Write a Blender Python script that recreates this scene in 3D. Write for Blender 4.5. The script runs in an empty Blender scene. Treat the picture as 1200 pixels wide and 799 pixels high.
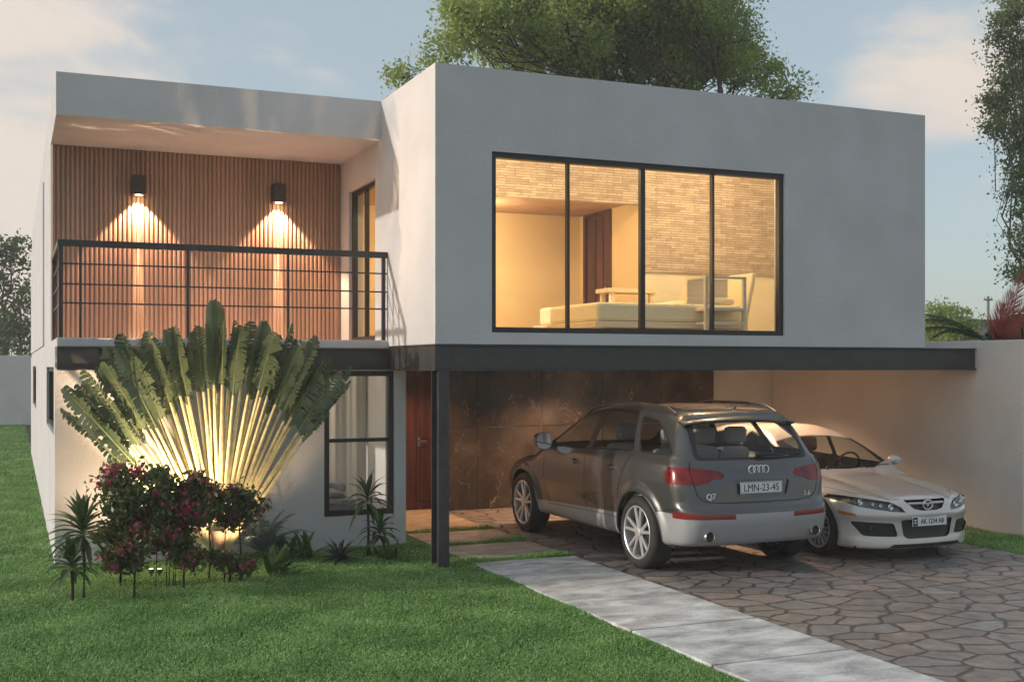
import bpy, bmesh, math, random
import numpy as np
from mathutils import Vector, Matrix, Euler
from math import radians as R, sin, cos, pi
random.seed(7); np.random.seed(7)
sc = bpy.context.scene
COL = sc.collection

# ------------------------------------------------------------------ helpers
def link(o, parent=None):
    COL.objects.link(o)
    if parent: o.parent = parent
    return o
def meshobj(name, verts, faces, mat, parent=None, smooth=False):
    me = bpy.data.meshes.new(name); me.from_pydata([tuple(v) for v in verts], [], faces); me.update()
    for m in (mat if isinstance(mat, (list, tuple)) else [mat]): me.materials.append(m)
    if smooth:
        for p in me.polygons: p.use_smooth = True
    return link(bpy.data.objects.new(name, me), parent)
def bmobj(name, bm, mat, parent=None, smooth=False):
    me = bpy.data.meshes.new(name); bm.to_mesh(me); bm.free()
    for m in (mat if isinstance(mat, (list, tuple)) else [mat]): me.materials.append(m)
    if smooth:
        for p in me.polygons: p.use_smooth = True
    return link(bpy.data.objects.new(name, me), parent)
def thing(name, label, cat, loc=(0, 0, 0), rz=0, group=None):
    o = bpy.data.objects.new(name, None); COL.objects.link(o)
    o.location = loc; o.rotation_euler = (0, 0, rz); o.empty_display_size = .2
    o['label'] = label; o['category'] = cat
    if group: o['group'] = group
    return o
def tag(o, label, cat, group=None):
    o['label'] = label; o['category'] = cat
    if group: o['group'] = group
    return o
def kind(o, k, label=None, cat=None):
    o['kind'] = k
    if label: o['label'] = label
    if cat: o['category'] = cat
    return o
class G:
    """collects boxes, tubes, prisms into one mesh"""
    def __init__(s): s.v = []; s.f = []; s.m = []
    def add(s, vs, fs, m=0):
        n = len(s.v); s.v += [tuple(v) for v in vs]; s.f += [tuple(i + n for i in f) for f in fs]; s.m += [m] * len(fs)
    def box(s, x0, x1, y0, y1, z0, z1, m=0, rot=None, c=None):
        vs = [Vector((x, y, z)) for x in (x0, x1) for y in (y0, y1) for z in (z0, z1)]
        if rot is not None:
            c = Vector(c) if c is not None else Vector(((x0 + x1) / 2, (y0 + y1) / 2, (z0 + z1) / 2))
            vs = [rot @ (v - c) + c for v in vs]
        s.add(vs, [(0, 1, 3, 2), (4, 6, 7, 5), (0, 4, 5, 1), (2, 3, 7, 6), (0, 2, 6, 4), (1, 5, 7, 3)], m)
    def tube(s, pts, rad, n=8, m=0, flat=1.0, cap=True):
        pts = [Vector(p) for p in pts]
        if not hasattr(rad, '__len__'): rad = [rad] * len(pts)
        base = len(s.v); up = Vector((0, 0, 1))
        for i, p in enumerate(pts):
            d = (pts[min(i + 1, len(pts) - 1)] - pts[max(i - 1, 0)]).normalized()
            a = d.cross(up)
            if a.length < 1e-3: a = d.cross(Vector((0, 1, 0)))
            a.normalize(); b = a.cross(d)
            for k in range(n):
                t = 2 * pi * k / n
                s.v.append(tuple(p + a * cos(t) * rad[i] + b * sin(t) * rad[i] * flat))
        for i in range(len(pts) - 1):
            for k in range(n):
                a = base + i * n + k; b = base + i * n + (k + 1) % n
                s.f.append((a, b, b + n, a + n)); s.m.append(m)
        if cap:
            s.f.append(tuple(base + k for k in reversed(range(n)))); s.m.append(m)
            s.f.append(tuple(base + (len(pts) - 1) * n + k for k in range(n))); s.m.append(m)
    def lathe(s, prof, axis='x', n=48, c=(0, 0, 0), m=0, closed=False):
        """prof: list of (along axis, radius)"""
        base = len(s.v); P = len(prof)
        for k in range(n):
            t = 2 * pi * k / n
            for (a, r) in prof:
                if axis == 'x': v = (a, r * cos(t), r * sin(t))
                elif axis == 'y': v = (r * cos(t), a, r * sin(t))
                else: v = (r * cos(t), r * sin(t), a)
                s.v.append((v[0] + c[0], v[1] + c[1], v[2] + c[2]))
        for k in range(n):
            k2 = (k + 1) % n
            for i in range(P - 1 + (1 if closed else 0)):
                j = (i + 1) % P
                s.f.append((base + k * P + i, base + k * P + j, base + k2 * P + j, base + k2 * P + i)); s.m.append(m)
    def prism(s, poly, axis, a0, a1, m=0):
        n = len(poly)
        def P(u, w, a): return {'x': (a, u, w), 'y': (u, a, w), 'z': (u, w, a)}[axis]
        vs = [P(u, w, a0) for u, w in poly] + [P(u, w, a1) for u, w in poly]
        fs = [tuple(range(n)), tuple(range(2 * n - 1, n - 1, -1))] + [(i, i + n, (i + 1) % n + n, (i + 1) % n) for i in range(n)]
        s.add(vs, fs, m)
    def build(s, name, mat, parent=None, smooth=False, bevel=0, recalc=True):
        bm = bmesh.new(); bv = [bm.verts.new(v) for v in s.v]
        for f, m in zip(s.f, s.m):
            try: fc = bm.faces.new([bv[i] for i in f]); fc.material_index = m
            except ValueError: pass
        if recalc: bmesh.ops.recalc_face_normals(bm, faces=bm.faces)
        o = bmobj(name, bm, mat, parent, smooth)
        if bevel:
            md = o.modifiers.new('bevel', 'BEVEL'); md.width = bevel; md.segments = 2; md.limit_method = 'ANGLE'; md.angle_limit = R(50)
        if smooth:
            autosmooth(o)
        return o
def autosmooth(o, ang=40):
    me = o.data
    bm = bmesh.new(); bm.from_mesh(me)
    for e in bm.edges:
        if len(e.link_faces) == 2:
            e.smooth = e.calc_face_angle(0) < R(ang)
    bm.to_mesh(me); bm.free()
def wall_holes(name, plane, a0, a1, rect, holes, mat, parent):
    """slab with rectangular holes. plane 'y': spans x,z with y in a0..a1; 'x': spans y,z."""
    us = sorted({rect[0], rect[1]} | {h[0] for h in holes} | {h[1] for h in holes})
    ws = sorted({rect[2], rect[3]} | {h[2] for h in holes} | {h[3] for h in holes})
    def solid(i, j):
        if i < 0 or j < 0 or i >= len(us) - 1 or j >= len(ws) - 1: return False
        u = (us[i] + us[i + 1]) / 2; w = (ws[j] + ws[j + 1]) / 2
        return not any(h[0] < u < h[1] and h[2] < w < h[3] for h in holes)
    def P(u, w, a): return (u, a, w) if plane == 'y' else (a, u, w)
    bm = bmesh.new(); cache = {}
    def V(u, w, a):
        k = (round(u, 4), round(w, 4), a)
        if k not in cache: cache[k] = bm.verts.new(P(u, w, a))
        return cache[k]
    for i in range(len(us) - 1):
        for j in range(len(ws) - 1):
            if not solid(i, j): continue
            u0, u1, w0, w1 = us[i], us[i + 1], ws[j], ws[j + 1]
            for a in (a0, a1): bm.faces.new([V(u0, w0, a), V(u1, w0, a), V(u1, w1, a), V(u0, w1, a)])
            for di, dj, A, B in ((-1, 0, (u0, w0), (u0, w1)), (1, 0, (u1, w0), (u1, w1)), (0, -1, (u0, w0), (u1, w0)), (0, 1, (u0, w1), (u1, w1))):
                if not solid(i + di, j + dj): bm.faces.new([V(*A, a0), V(*B, a0), V(*B, a1), V(*A, a1)])
    bmesh.ops.recalc_face_normals(bm, faces=bm.faces)
    return bmobj(name, bm, mat, parent)

# ------------------------------------------------------------------ materials
def mat(name, color, rough=.6, metal=0, spec=.5, coat=0, noise=None, bump=None, emit=None, estr=0, trans=0, sheen=0):
    """noise=(scale, amount, detail) colour variation ; bump=(scale,strength,dist)"""
    m = bpy.data.materials.new(name); m.use_nodes = True; nt = m.node_tree; N = nt.nodes; L = nt.links
    b = N['Principled BSDF']; b.inputs['Base Color'].default_value = (*color, 1); b.inputs['Roughness'].default_value = rough
    b.inputs['Metallic'].default_value = metal; b.inputs['Specular IOR Level'].default_value = spec
    b.inputs['Coat Weight'].default_value = coat; b.inputs['Coat Roughness'].default_value = .05
    tc = N.new('ShaderNodeTexCoord')
    if noise:
        n = N.new('ShaderNodeTexNoise'); n.inputs['Scale'].default_value = noise[0]; n.inputs['Detail'].default_value = noise[2] if len(noise) > 2 else 6
        L.new(tc.outputs['Object'], n.inputs['Vector'])
        mx = N.new('ShaderNodeMix'); mx.data_type = 'RGBA'
        d = noise[1]; mx.inputs[6].default_value = (*[max(0, c * (1 - d)) for c in color], 1); mx.inputs[7].default_value = (*[min(1, c * (1 + d)) for c in color], 1)
        rp = N.new('ShaderNodeMapRange'); rp.inputs[1].default_value = .35; rp.inputs[2].default_value = .65
        L.new(n.outputs['Fac'], rp.inputs[0]); L.new(rp.outputs[0], mx.inputs[0]); L.new(mx.outputs[2], b.inputs['Base Color'])
    if bump:
        n2 = N.new('ShaderNodeTexNoise'); n2.inputs['Scale'].default_value = bump[0]; n2.inputs['Detail'].default_value = 5
        L.new(tc.outputs['Object'], n2.inputs['Vector'])
        bp = N.new('ShaderNodeBump'); bp.inputs['Strength'].default_value = bump[1]; bp.inputs['Distance'].default_value = bump[2]
        L.new(n2.outputs['Fac'], bp.inputs['Height']); L.new(bp.outputs[0], b.inputs['Normal'])
    if emit:
        b.inputs['Emission Color'].default_value = (*emit, 1); b.inputs['Emission Strength'].default_value = estr
    return m
def glassmat(name, tint=(1, 1, 1), ior=1.5, rough=0.0, extra=0.0):
    m = bpy.data.materials.new(name); m.use_nodes = True; nt = m.node_tree; N = nt.nodes; L = nt.links
    N.remove(N['Principled BSDF'])
    t = N.new('ShaderNodeBsdfTransparent'); t.inputs[0].default_value = (*tint, 1)
    g = N.new('ShaderNodeBsdfGlossy'); g.inputs['Roughness'].default_value = rough
    fr = N.new('ShaderNodeFresnel'); gm = N.new('ShaderNodeNewGeometry'); mr = N.new('ShaderNodeMapRange')   # thin sheet: same reflectance from both sides
    mr.inputs[3].default_value = ior; mr.inputs[4].default_value = 1 / ior; L.new(gm.outputs['Backfacing'], mr.inputs[0]); L.new(mr.outputs[0], fr.inputs[0])
    ad = N.new('ShaderNodeMath'); ad.operation = 'ADD'; ad.inputs[1].default_value = extra; ad.use_clamp = True
    mx = N.new('ShaderNodeMixShader')
    L.new(fr.outputs[0], ad.inputs[0]); L.new(ad.outputs[0], mx.inputs[0]); L.new(t.outputs[0], mx.inputs[1]); L.new(g.outputs[0], mx.inputs[2])
    L.new(mx.outputs[0], N['Material Output'].inputs[0])
    return m
def leafmat(name, c1, c2, trans=.35, rough=.5, scale=3.0, spec=.3):
    m = bpy.data.materials.new(name); m.use_nodes = True; nt = m.node_tree; N = nt.nodes; L = nt.links
    b = N['Principled BSDF']; b.inputs['Roughness'].default_value = rough; b.inputs['Specular IOR Level'].default_value = spec
    tc = N.new('ShaderNodeTexCoord'); n = N.new('ShaderNodeTexNoise'); n.inputs['Scale'].default_value = scale; n.inputs['Detail'].default_value = 4
    L.new(tc.outputs['Object'], n.inputs['Vector'])
    rp = N.new('ShaderNodeMapRange'); rp.inputs[1].default_value = .35; rp.inputs[2].default_value = .65; L.new(n.outputs['Fac'], rp.inputs[0])
    mx = N.new('ShaderNodeMix'); mx.data_type = 'RGBA'; mx.inputs[6].default_value = (*c1, 1); mx.inputs[7].default_value = (*c2, 1)
    L.new(rp.outputs[0], mx.inputs[0]); L.new(mx.outputs[2], b.inputs['Base Color'])
    tr = N.new('ShaderNodeBsdfTranslucent'); L.new(mx.outputs[2], tr.inputs[0])
    ms = N.new('ShaderNodeMixShader'); ms.inputs[0].default_value = trans
    L.new(b.outputs[0], ms.inputs[1]); L.new(tr.outputs[0], ms.inputs[2]); L.new(ms.outputs[0], N['Material Output'].inputs[0])
    return m

def stucco_mat(name, col):
    m = mat(name, col, .9, spec=.25, noise=(1.4, .05, 9))
    nt = m.node_tree; N = nt.nodes; L = nt.links; b = N['Principled BSDF']; tc = N.new('ShaderNodeTexCoord')
    a = N.new('ShaderNodeTexNoise'); a.inputs['Scale'].default_value = 26; a.inputs['Detail'].default_value = 6
    c = N.new('ShaderNodeTexNoise'); c.inputs['Scale'].default_value = 110; c.inputs['Detail'].default_value = 3
    L.new(tc.outputs['Object'], a.inputs['Vector']); L.new(tc.outputs['Object'], c.inputs['Vector'])
    ad = N.new('ShaderNodeMath'); ad.operation = 'ADD'; L.new(a.outputs[0], ad.inputs[0]); L.new(c.outputs[0], ad.inputs[1])
    bp = N.new('ShaderNodeBump'); bp.inputs['Strength'].default_value = .8; bp.inputs['Distance'].default_value = .009
    L.new(ad.outputs[0], bp.inputs['Height']); L.new(bp.outputs[0], b.inputs['Normal'])
    return m
STUC = stucco_mat('stucco', (.60, .595, .61))
STUC_W = stucco_mat('stucco_garden_wall', (.72, .70, .68))
YELP = mat('yellow_plaster', (.80, .64, .38), .9, noise=(2, .03))
PLAST = mat('interior_plaster', (.78, .72, .58), .9, noise=(2, .03))
STEEL = mat('painted_steel', (.045, .046, .046), .38, spec=.5, noise=(8, .15), bump=(60, .08, .002))
FRAME = mat('window_frame_metal', (.022, .02, .019), .4, noise=(20, .1))
RAIL = mat('railing_metal', (.03, .03, .033), .35, noise=(20, .1))
GLASS = glassmat('window_glass', (.97, .98, .97))
FLOORI = mat('interior_floor', (.5, .4, .3), .5, noise=(3, .1))

def wood_mat(name, c1, c2, axis=2, scale=2.0, rough=.45):
    m = bpy.data.materials.new(name); m.use_nodes = True; nt = m.node_tree; N = nt.nodes; L = nt.links; b = N['Principled BSDF']; b.inputs['Roughness'].default_value = rough
    tc = N.new('ShaderNodeTexCoord'); mp = N.new('ShaderNodeMapping'); s = [14, 14, 14]; s[axis] = .8
    mp.inputs['Scale'].default_value = [v * scale for v in s]
    n = N.new('ShaderNodeTexNoise'); n.inputs['Scale'].default_value = 1; n.inputs['Detail'].default_value = 4; n.inputs['Distortion'].default_value = .0
    cr = N.new('ShaderNodeValToRGB'); cr.color_ramp.elements[0].position = .35; cr.color_ramp.elements[0].color = (*c1, 1); cr.color_ramp.elements[1].position = .65; cr.color_ramp.elements[1].color = (*c2, 1)
    L.new(tc.outputs['Object'], mp.inputs[0]); L.new(mp.outputs[0], n.inputs['Vector']); L.new(n.outputs[0], cr.inputs[0]); L.new(cr.outputs[0], b.inputs['Base Color'])
    bp = N.new('ShaderNodeBump'); bp.inputs['Strength'].default_value = .08; bp.inputs['Distance'].default_value = .001; L.new(n.outputs[0], bp.inputs['Height']); L.new(bp.outputs[0], b.inputs['Normal'])
    return m
CLAD = wood_mat('slatted_wood', (.35, .225, .165), (.43, .285, .215), 2, .35, .55)
DOORW = wood_mat('reddish_door_wood', (.06, .018, .011), (.115, .038, .022), 2, 1.2, .4)
PALEW = wood_mat('pale_wood', (.66, .53, .35), (.76, .64, .45), 0, 1.2, .5)

# marble: dark brown with thin pale veins, big panels
def marble():
    m = bpy.data.materials.new('brown_marble'); m.use_nodes = True; nt = m.node_tree; N = nt.nodes; L = nt.links; b = N['Principled BSDF']
    b.inputs['Roughness'].default_value = .16
    tc = N.new('ShaderNodeTexCoord'); n = N.new('ShaderNodeTexNoise'); n.inputs['Scale'].default_value = 1.6; n.inputs['Detail'].default_value = 9; n.inputs['Roughness'].default_value = .65
    L.new(tc.outputs['Object'], n.inputs['Vector'])
    cr = N.new('ShaderNodeValToRGB'); e = cr.color_ramp.elements; e[0].position = .35; e[0].color = (.036, .030, .025, 1); e[1].position = .72; e[1].color = (.140, .116, .094, 1)
    L.new(n.outputs[0], cr.inputs[0])
    # veins: thin zero-crossings of distorted noise, masked
    acc = cr.outputs[0]
    for sc_, off, w, dist in ((1.1, 3.3, .006, 1.2), (2.3, 9.1, .007, .7)):
        mp = N.new('ShaderNodeMapping'); mp.inputs['Location'].default_value = (off, off, off); mp.inputs['Rotation'].default_value = (0, .8, 0); mp.inputs['Scale'].default_value = (2.2, 1, .8)
        L.new(tc.outputs['Object'], mp.inputs[0])
        v = N.new('ShaderNodeTexNoise'); v.inputs['Scale'].default_value = sc_; v.inputs['Detail'].default_value = 4; v.inputs['Distortion'].default_value = dist; L.new(mp.outputs[0], v.inputs['Vector'])
        s1 = N.new('ShaderNodeMath'); s1.operation = 'SUBTRACT'; s1.inputs[1].default_value = .5; L.new(v.outputs[0], s1.inputs[0])
        s2 = N.new('ShaderNodeMath'); s2.operation = 'ABSOLUTE'; L.new(s1.outputs[0], s2.inputs[0])
        r = N.new('ShaderNodeMapRange'); r.inputs[1].default_value = 0; r.inputs[2].default_value = w; r.inputs[3].default_value = 1; r.inputs[4].default_value = 0; L.new(s2.outputs[0], r.inputs[0])
        mk = N.new('ShaderNodeTexNoise'); mk.inputs['Scale'].default_value = 2.2; L.new(mp.outputs[0], mk.inputs['Vector'])
        mr = N.new('ShaderNodeMapRange'); mr.inputs[1].default_value = .52; mr.inputs[2].default_value = .62; L.new(mk.outputs[0], mr.inputs[0])
        mu = N.new('ShaderNodeMath'); mu.operation = 'MULTIPLY'; L.new(r.outputs[0], mu.inputs[0]); L.new(mr.outputs[0], mu.inputs[1])
        mx = N.new('ShaderNodeMix'); mx.data_type = 'RGBA'; mx.inputs[7].default_value = (.42, .33, .24, 1); L.new(mu.outputs[0], mx.inputs[0]); L.new(acc, mx.inputs[6]); acc = mx.outputs[2]
    L.new(acc, b.inputs['Base Color'])
    return m
MARBLE = marble()

def stackstone():
    m = bpy.data.materials.new('stacked_stone'); m.use_nodes = True; nt = m.node_tree; N = nt.nodes; L = nt.links; b = N['Principled BSDF']; b.inputs['Roughness'].default_value = .85
    tc = N.new('ShaderNodeTexCoord'); sx = N.new('ShaderNodeSeparateXYZ'); cx = N.new('ShaderNodeCombineXYZ')
    L.new(tc.outputs['Object'], sx.inputs[0]); L.new(sx.outputs[0], cx.inputs[0]); L.new(sx.outputs[2], cx.inputs[1])
    br = N.new('ShaderNodeTexBrick'); br.inputs['Scale'].default_value = 1; br.inputs['Brick Width'].default_value = .24; br.inputs['Row Height'].default_value = .036
    br.inputs['Mortar Size'].default_value = .004; br.inputs['Color1'].default_value = (.44, .36, .31, 1); br.inputs['Color2'].default_value = (.66, .58, .50, 1); br.inputs['Mortar'].default_value = (.26, .19, .15, 1)
    br.offset = .37; br.offset_frequency = 2; br.squash = 1.4; br.squash_frequency = 3
    L.new(cx.outputs[0], br.inputs['Vector'])
    n = N.new('ShaderNodeTexNoise'); n.inputs['Scale'].default_value = 9; n.inputs['Detail'].default_value = 5; L.new(tc.outputs['Object'], n.inputs['Vector'])
    mx = N.new('ShaderNodeMix'); mx.data_type = 'RGBA'; mx.blend_type = 'MULTIPLY'; mx.inputs[0].default_value = .55
    cr = N.new('ShaderNodeValToRGB'); cr.color_ramp.elements[0].position = .3; cr.color_ramp.elements[0].color = (.66, .62, .60, 1); cr.color_ramp.elements[1].position = .6
    L.new(n.outputs[0], cr.inputs[0]); L.new(br.outputs['Color'], mx.inputs[6]); L.new(cr.outputs[0], mx.inputs[7]); L.new(mx.outputs[2], b.inputs['Base Color'])
    bp = N.new('ShaderNodeBump'); bp.inputs['Strength'].default_value = .8; bp.inputs['Distance'].default_value = .012; L.new(br.outputs['Color'], bp.inputs['Height']); L.new(bp.outputs[0], b.inputs['Normal'])
    return m
STONE = stackstone()

def concrete(name, col, s=1.0, amt=.36):
    m = bpy.data.materials.new(name); m.use_nodes = True; nt = m.node_tree; N = nt.nodes; L = nt.links; b = N['Principled BSDF']; b.inputs['Roughness'].default_value = .8
    tc = N.new('ShaderNodeTexCoord'); mp = N.new('ShaderNodeMapping'); mp.inputs['Scale'].default_value = (1, 1.8, 1); L.new(tc.outputs['Object'], mp.inputs[0])
    n = N.new('ShaderNodeTexNoise'); n.inputs['Scale'].default_value = 1.7 * s; n.inputs['Detail'].default_value = 8; n.inputs['Roughness'].default_value = .65; n.inputs['Distortion'].default_value = .4
    n2 = N.new('ShaderNodeTexNoise'); n2.inputs['Scale'].default_value = 45; n2.inputs['Detail'].default_value = 4
    L.new(mp.outputs[0], n.inputs['Vector']); L.new(tc.outputs['Object'], n2.inputs['Vector'])
    cr = N.new('ShaderNodeValToRGB'); e = cr.color_ramp.elements; e[0].position = .33; e[0].color = (*[c * (1 - amt) for c in col], 1); e[1].position = .68; e[1].color = (*[min(1, c * (1 + amt)) for c in col], 1)
    L.new(n.outputs[0], cr.inputs[0])
    mx = N.new('ShaderNodeMix'); mx.data_type = 'RGBA'; mx.blend_type = 'OVERLAY'; mx.inputs[0].default_value = .35; L.new(cr.outputs[0], mx.inputs[6]); L.new(n2.outputs[0], mx.inputs[7])
    L.new(mx.outputs[2], b.inputs['Base Color'])
    bp = N.new('ShaderNodeBump'); bp.inputs['Strength'].default_value = .3; bp.inputs['Distance'].default_value = .004; L.new(n2.outputs[0], bp.inputs['Height']); L.new(bp.outputs[0], b.inputs['Normal'])
    return m
WALK = concrete('walkway_concrete', (.51, .52, .52), 1.3, .48)
STEP = concrete('stepping_stone', (.42, .37, .32), 2)
PORCH = concrete('porch_stone', (.42, .33, .23), 2)

def pavers():
    m = bpy.data.materials.new('crazy_paving'); m.use_nodes = True; nt = m.node_tree; N = nt.nodes; L = nt.links; b = N['Principled BSDF']; b.inputs['Roughness'].default_value = .55
    tc = N.new('ShaderNodeTexCoord')
    dn = N.new('ShaderNodeTexNoise'); dn.inputs['Scale'].default_value = 6; dn.inputs['Detail'].default_value = 3; L.new(tc.outputs['Object'], dn.inputs['Vector'])
    vm = N.new('ShaderNodeVectorMath'); vm.operation = 'SCALE'; vm.inputs[3].default_value = .13; L.new(dn.outputs['Color'], vm.inputs[0])
    va = N.new('ShaderNodeVectorMath'); va.operation = 'ADD'; L.new(tc.outputs['Object'], va.inputs[0]); L.new(vm.outputs[0], va.inputs[1])
    mp = N.new('ShaderNodeMapping'); mp.inputs['Scale'].default_value = (2.6, 3.4, 0); L.new(va.outputs[0], mp.inputs[0])
    v1 = N.new('ShaderNodeTexVoronoi'); v1.voronoi_dimensions = '2D'; v1.feature = 'DISTANCE_TO_EDGE'; v1.inputs['Randomness'].default_value = .85; v1.inputs['Scale'].default_value = 1; L.new(mp.outputs[0], v1.inputs['Vector'])
    v2 = N.new('ShaderNodeTexVoronoi'); v2.voronoi_dimensions = '2D'; v2.feature = 'F1'; v2.inputs['Randomness'].default_value = .85; v2.inputs['Scale'].default_value = 1; L.new(mp.outputs[0], v2.inputs['Vector'])
    sp = N.new('ShaderNodeSeparateColor'); L.new(v2.outputs['Color'], sp.inputs[0])
    cr = N.new('ShaderNodeValToRGB'); cr.color_ramp.interpolation = 'LINEAR'; e = cr.color_ramp.elements
    e[0].position = 0; e[0].color = (.225, .20, .185, 1); e[1].position = 1; e[1].color = (.28, .275, .27, 1)
    for p, c in ((.25, (.27, .22, .195)), (.45, (.22, .215, .215)), (.65, (.29, .235, .205)), (.85, (.185, .165, .155))):
        x = e.new(p); x.color = (*c, 1)
    L.new(sp.outputs[0], cr.inputs[0])
    n = N.new('ShaderNodeTexNoise'); n.inputs['Scale'].default_value = 5; n.inputs['Detail'].default_value = 9; n.inputs['Roughness'].default_value = .7; L.new(tc.outputs['Object'], n.inputs['Vector'])
    r = N.new('ShaderNodeMapRange'); r.inputs[1].default_value = .3; r.inputs[2].default_value = .7; r.inputs[3].default_value = .55; r.inputs[4].default_value = 1.35; L.new(n.outputs[0], r.inputs[0])
    mm = N.new('ShaderNodeMix'); mm.data_type = 'RGBA'; mm.blend_type = 'MULTIPLY'; mm.inputs[0].default_value = 1; L.new(cr.outputs[0], mm.inputs[6]); L.new(r.outputs[0], mm.inputs[7])
    jr = N.new('ShaderNodeMapRange'); jr.interpolation_type = 'SMOOTHSTEP'; jr.inputs[1].default_value = .015; jr.inputs[2].default_value = .085; L.new(v1.outputs['Distance'], jr.inputs[0])
    mx = N.new('ShaderNodeMix'); mx.data_type = 'RGBA'; mx.inputs[6].default_value = (.075, .065, .06, 1); L.new(jr.outputs[0], mx.inputs[0]); L.new(mm.outputs[2], mx.inputs[7]); L.new(mx.outputs[2], b.inputs['Base Color'])
    hh = N.new('ShaderNodeMath'); hh.operation = 'MULTIPLY_ADD'; hh.inputs[1].default_value = .35; L.new(n.outputs[0], hh.inputs[0]); L.new(jr.outputs[0], hh.inputs[2])
    bp = N.new('ShaderNodeBump'); bp.inputs['Strength'].default_value = .9; bp.inputs['Distance'].default_value = .015; L.new(hh.outputs[0], bp.inputs['Height']); L.new(bp.outputs[0], b.inputs['Normal'])
    return m
PAVE = pavers()
SOIL = mat('lawn_soil', (.035, .05, .016), .95, noise=(6, .4), bump=(40, .6, .02))

# ------------------------------------------------------------------ camera
f = 1368.; yaw = math.atan(585 / f)
cam = bpy.data.cameras.new('camera'); co = bpy.data.objects.new('camera', cam); COL.objects.link(co)
cam.sensor_width = 36; cam.lens = f / 1200 * 36; cam.clip_end = 3000; cam.clip_start = .05
cam.shift_y = (429 - 399.5) / 1200
co.location = (0, 0, 2.2); co.rotation_euler = (R(90), 0, -yaw)
sc.camera = co
_s, _c = sin(yaw), cos(yaw)
def at_y(u, v, Y):
    a = (u - 600) / f; b = (429 - v) / f; d = (_s + a * _c, _c - a * _s, b); t = Y / d[1]
    return Vector((d[0] * t, Y, 2.2 + b * t))

# ------------------------------------------------------------------ ground setting
def sheet(name, x0, x1, y0, y1, z, m, t=.0):
    g = G()
    if t: g.box(x0, x1, y0, y1, z - t, z)
    else: g.add([(x0, y0, z), (x1, y0, z), (x1, y1, z), (x0, y1, z)], [(0, 1, 2, 3)])
    return kind(g.build(name, m, bevel=.006 if t else 0), 'structure')
sheet('ground', -400, 400, -100, 900, -.012, SOIL)
sheet('driveway', 5.955, 10.79, 1.0, 16.64, .012, PAVE, .1)
for (y0, y1) in ((1.0, 2.38), (2.4, 3.6), (3.62, 4.82), (4.84, 6.04), (6.06, 7.255), (7.28, 8.475), (8.505, 12.09)):
    sheet('walkway', 4.70, 5.94, y0, y1, .02, WALK, .1)
for (y0, y1) in ((12.33, 13.34), (13.52, 14.5)):
    sheet('path', 4.71, 5.93, y0, y1, .02, STEP, .1)
sheet('porch_floor', 4.48, 5.94, 14.70, 16.89, .022, PORCH, .1)
sheet('floor', 5.955, 12.0, 16.645, 16.9, .005, STEP)

# ------------------------------------------------------------------ house
H = thing('house', 'two storey cubic grey stucco house with balcony and carport under its upper box', 'house', (0, 0, 0))
XL, XU, XB, XR = .425, .447, 4.238, 11.087
YF, YB = 13.78, 12.04
# ground floor wing
wall_holes('ground_floor_wall', 'y', YF, YF + .2, (XL, 4.467, -.05, 2.418), [(3.44, 4.316, .388, 2.145)], STUC, H)
wall_holes('side_wall', 'x', XL, XL + .2, (YF + .2, 32, -.05, 2.418), [(14.15, 17.2, 1.42, 2.19), (25, 29, 1.35, 2.2)], STUC, H)
g = G(); g.box(4.267, 4.467, YF + .2, 16.9, -.05, 2.418); g.build('entrance_side_wall', STUC, H)
g = G(); g.box(XL + .2, 4.267, 17.5, 17.6, 0, 2.4); g.build('inner_wall', PLAST, H)
g = G(); g.box(XL + .2, 4.267, 13.98, 17.5, .3 - .02, .3); g.build('wing_floor', FLOORI, H)
# slab between storeys and balcony
g = G(); g.box(XU, XB + .1, YF, 16.0, 2.42, 2.517); g.build('balcony_slab', STUC, H, bevel=.006)
g = G(); g.box(XU, XB + .1, 16.0, 32, 2.42, 2.517); g.build('storey_slab', STUC, H)
# steel beams (I sections) and column
def ibeam_x(x0, x1, y, z0, z1, d=.16):
    g = G(); g.box(x0, x1, y, y + d, z1 - .018, z1); g.box(x0, x1, y, y + d, z0, z0 + .018); g.box(x0, x1, y + .03, y + .045, z0 + .018, z1 - .018)
    return g
g = ibeam_x(XU, XB + .03, YF - .035, 2.155, 2.417, .03); g.build('steel_beam', STEEL, H, bevel=.003)
g = ibeam_x(XB, 11.985, YB + .005, 2.149, 2.441); g.box(XB, XB + .19, YB + .02, YB + .035, 2.168, 2.422); g.build('steel_beam', STEEL, H, bevel=.003)
g = G(); g.box(XB + .0, XB + .16, YB + .17, YF - .04, 2.425, 2.441); g.box(XB, XB + .16, YB + .17, YF - .04, 2.149, 2.167); g.box(XB + .012, XB + .024, YB + .052, YF - .04, 2.168, 2.422)
g.build('steel_beam', STEEL, H, bevel=.003)
g = G(); x0, x1, y0, y1 = 4.277, 4.402, YB + .002, 12.285
g.box(x0, x1, y0, y0 + .014, -.02, 2.148); g.box(x0, x1, y1 - .014, y1, -.02, 2.148); g.box((x0 + x1) / 2 - .006, (x0 + x1) / 2 + .006, y0 + .014, y1 - .014, -.02, 2.148)
g.build('steel_column', STEEL, H, bevel=.002)
# carport ceiling + floor of the box
g = G(); g.box(XB + .02, 12.0, YB + .175, 16.9, 2.36, 2.4); g.build('carport_ceiling', STUC, H)
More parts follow.
